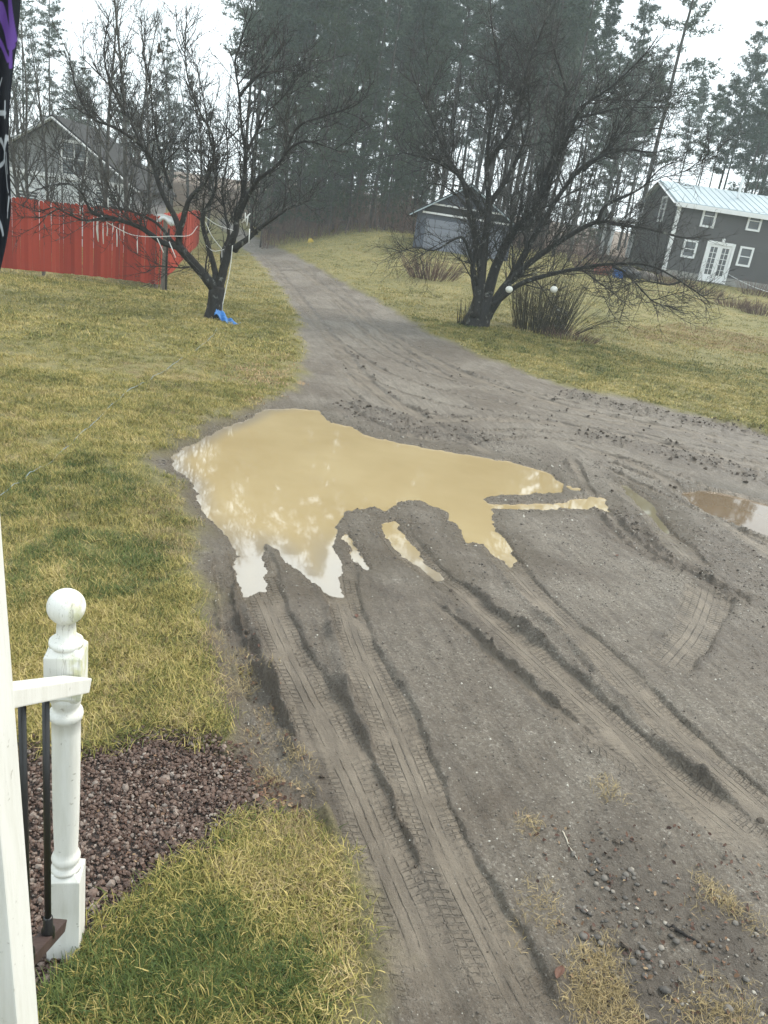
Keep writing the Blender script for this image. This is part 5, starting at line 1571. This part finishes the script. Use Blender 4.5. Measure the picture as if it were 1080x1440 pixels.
def tree_copy(kind, meshes, x, y, s, rz, label, cat, group, names=('trunk', 'crown')):
    o = empty(kind, (x, y, float(hb(x, y))), label, cat, group)
    o.scale = (s, s, s * 1.0); o.rotation_euler = (0, 0, rz)
    for nm, me in zip(names, meshes):
        c = link(bpy.data.objects.new(nm, me), o)
        if nm != 'trunk': tag(c, kind='stuff')
    return o

r = np.random.default_rng(77)
TALL = [pine(500 + k, 20.5 + k * 0.6, (0.34, 0.46, 0.28, 0.52, 0.40)[k], (3.4, 3.0, 3.8, 2.6, 3.2)[k], (.17, .15, .19, .13, .16)[k], 0.80) for k in range(5)]
SLIM = [pine(520 + k, 17.5 + k, 0.6 + .04 * k, 1.7, .10 + .01 * k, 0.8, lean=1.2) for k in range(3)]
HEM = [pine(540 + k, 8 + k * 1.5, 0.06, 2.3, .09, 0.95, 'hemlock', .2, .24, .026) for k in range(3)]
LONE = [pine(560, 23, 0.30, 3.8, .2, 0.42)]
def at_px(px, Y): return float(AY(px, 335, Y)[0])
def stand(n, p0, p1, y0, y1, kinds, kind, label, group, smin, smax, dmin):
    done = []
    tries = 0
    while len(done) < n and tries < n * 40:
        tries += 1
        Y = r.uniform(y0, y1); x = at_px(r.uniform(p0, p1), Y)
        if any((x - a) ** 2 + (Y - b) ** 2 < dmin * dmin for a, b in done): continue
        done.append((x, Y))
        tree_copy(kind, kinds[r.integers(0, len(kinds))], x, Y, r.uniform(smin, smax), r.uniform(0, 6.28), label, 'tree', group)
stand(29, 335, 760, 57, 80, TALL, 'pine_tree', 'tall white pine with a high misty crown in the belt behind the lawn', 'tall pines behind the lawn', 0.92, 1.08, 2.4)
stand(46, 345, 800, 54, 84, SLIM, 'slender_pine_tree', 'slender bare stemmed pine among the taller pines behind the lawn', 'slender pines behind the lawn', 0.85, 1.15, 1.2)
stand(24, 350, 600, 53, 62, HEM, 'hemlock_tree', 'low dark evergreen under the pines at the end of the lawn', 'young evergreens under the pines', 0.75, 1.35, 1.4)
stand(5, 690, 860, 60, 68, HEM, 'hemlock_tree', 'young evergreen between the garage and the grey house', 'young evergreens by the garage', 0.6, 0.9, 2)
stand(14, 985, 1180, 60, 76, TALL, 'pine_tree', 'misty white pine standing behind the roof of the grey house', 'pines behind the grey house', 0.68, 0.86, 2.2)
stand(10, 960, 1150, 58, 70, SLIM, 'slender_pine_tree', 'slender pine stem behind the roof of the grey house', 'slender pines behind the grey house', 0.6, 0.8, 1.5)
stand(12, 330, 900, 88, 118, TALL, 'far_pine_tree', 'pale distant pine deep in the mist behind the nearer pines', 'distant pines in the mist', 0.8, 1.1, 3)
stand(22, 330, 1000, 86, 112, SLIM, 'far_pine_tree', 'pale distant slender pine deep in the mist', 'distant slender pines in the mist', 0.8, 1.1, 2)
stand(6, 700, 880, 70, 86, TALL, 'pine_tree', 'pale far pine beyond the gap beside the grey house', 'far pines beyond the gap', 0.7, 0.95, 3)
xl = at_px(893, 60); tree_copy('sparse_pine_tree', LONE[0], xl, 60, 1.0, 1.0, 'lone thin pine with sparse open branches left of the grey house roof', 'tree', None)

def bare_mesh(seed, h, r0):
    rr_ = np.random.default_rng(seed)
    T = [np.array([0, 0, -0.2])]; d = np.array([0, 0, 1.0])
    for k in range(9):
        d = d + rv(rr_) * 0.07; d /= np.linalg.norm(d); d[2] = abs(d[2]); T.append(T[-1] + d * h / 9)
    T = np.array(T); rad = r0 * np.linspace(1, .12, 10)
    tr = MB().tube(T, rad, 7)
    limbs = []
    for p, tn, pr, f in sample_along(T, rad, rr_, 0.42, 0.22, 0.98):
        b = side_branch(rr_, p, tn, rr_.uniform(.18, .34) * h * (1.1 - f * .7), max(.012, pr * .5), 0.55, rr_.uniform(.5, .9), 6, .10)
        tr.tube(b[0], b[1], 4, False); limbs.append(b)
    tw = MB()
    ramify(limbs, rr_, [(0.24, 0.12, 1, .4, 1.4, .5, .16, 4, 3, .011, .6), (0.22, .12, 1, .15, .6, .4, .18, 2, 3, .009, .7)], tw)
    return tr.mesh('trunk', M['grey_bark'], True), tw.mesh('twigs', M['twig'])
BARE = [bare_mesh(600 + k, 11 + 1.5 * k, .11 + .02 * k) for k in range(3)]
def bares(n, p0, p1, y0, y1, label, group, smin, smax):
    for i in range(n):
        Y = r.uniform(y0, y1); x = at_px(p0 + (p1 - p0) * (i + r.uniform(.1, .9)) / n, Y)
        tree_copy('bare_tree', BARE[r.integers(0, 3)], x, Y, r.uniform(smin, smax), r.uniform(0, 6.28), label, 'tree', group, ('trunk', 'twigs'))
bares(20, -40, 300, 50, 72, 'grey leafless tree on the rise behind the gabled cottage', 'bare trees behind the cottage', 0.55, 0.92)
bares(11, -30, 215, 27, 33, 'leafless tree crowding behind the left end of the red fence', 'bare trees behind the red fence', 0.36, 0.7)
bares(9, 600, 900, 46, 60, 'thin leafless tree at the forest edge near the garage', 'bare trees near the garage', 0.5, 0.85)
bares(8, 345, 560, 52, 57, 'leafless sapling along the edge of the pine belt', 'saplings along the pine belt', 0.3, 0.55)
stand(9, -60, 260, 76, 100, HEM, 'hemlock_tree', 'far dark evergreen between the cottage and the drive end', 'far evergreens behind the cottage', 0.7, 1.0, 2.5)
stand(5, -60, 90, 58, 72, TALL, 'pine_tree', 'pale pine standing behind the gabled cottage', 'pines behind the cottage', 0.55, 0.72, 3)
stand(6, 120, 290, 66, 84, HEM, 'hemlock_tree', 'dark evergreen on the rise beyond the end of the drive', 'evergreens beyond the drive', 0.7, 1.1, 2)

# bare brush along the foot of the forest, one tangled mass
mb = MB(); r = np.random.default_rng(91)
for _ in range(1500):
    px = r.uniform(368, 600) if r.uniform() < 0.75 else r.uniform(690, 850)
    Y = r.uniform(51.5, 60); x = at_px(px, Y); z = float(hb(x, Y)); L = r.gamma(4, .35)
    b = side_branch(r, np.array([x, Y, z - .05]), np.array([0, 0, 1.0]), L, .013, .1, r.uniform(0, .5), 4, .14); mb.tube(b[0], b[1], 3, False)
    for _k in range(3):
        i = r.integers(1, 4); c_ = side_branch(r, b[0][i], np.array([0, 0, 1.0]), L * .4, .007, .1, r.uniform(.3, 1.0), 2, .2); mb.tube(c_[0], c_[1], 3, False)
tag(mb.build('forest_brush', M['shrub'], None), 'tangle of bare brush along the foot of the pines', 'brush', kind='stuff')

# ------------------------------------------------------------------ haze
q = bpy.data.materials.new('haze'); q.use_nodes = True
tt = q.node_tree; tt.nodes.clear()
oo = tt.nodes.new('ShaderNodeOutputMaterial'); pv_ = tt.nodes.new('ShaderNodeVolumePrincipled')
pv_.inputs['Color'].default_value = (0.84, 0.96, 1.0, 1); pv_.inputs['Density'].default_value = HAZE_D; pv_.inputs['Anisotropy'].default_value = 0.0
tt.links.new(pv_.outputs[0], oo.inputs['Volume'])
tag(MB().box((0, 0, 19.0), (396, 396, 44)).build('haze', q, None), kind='stuff')
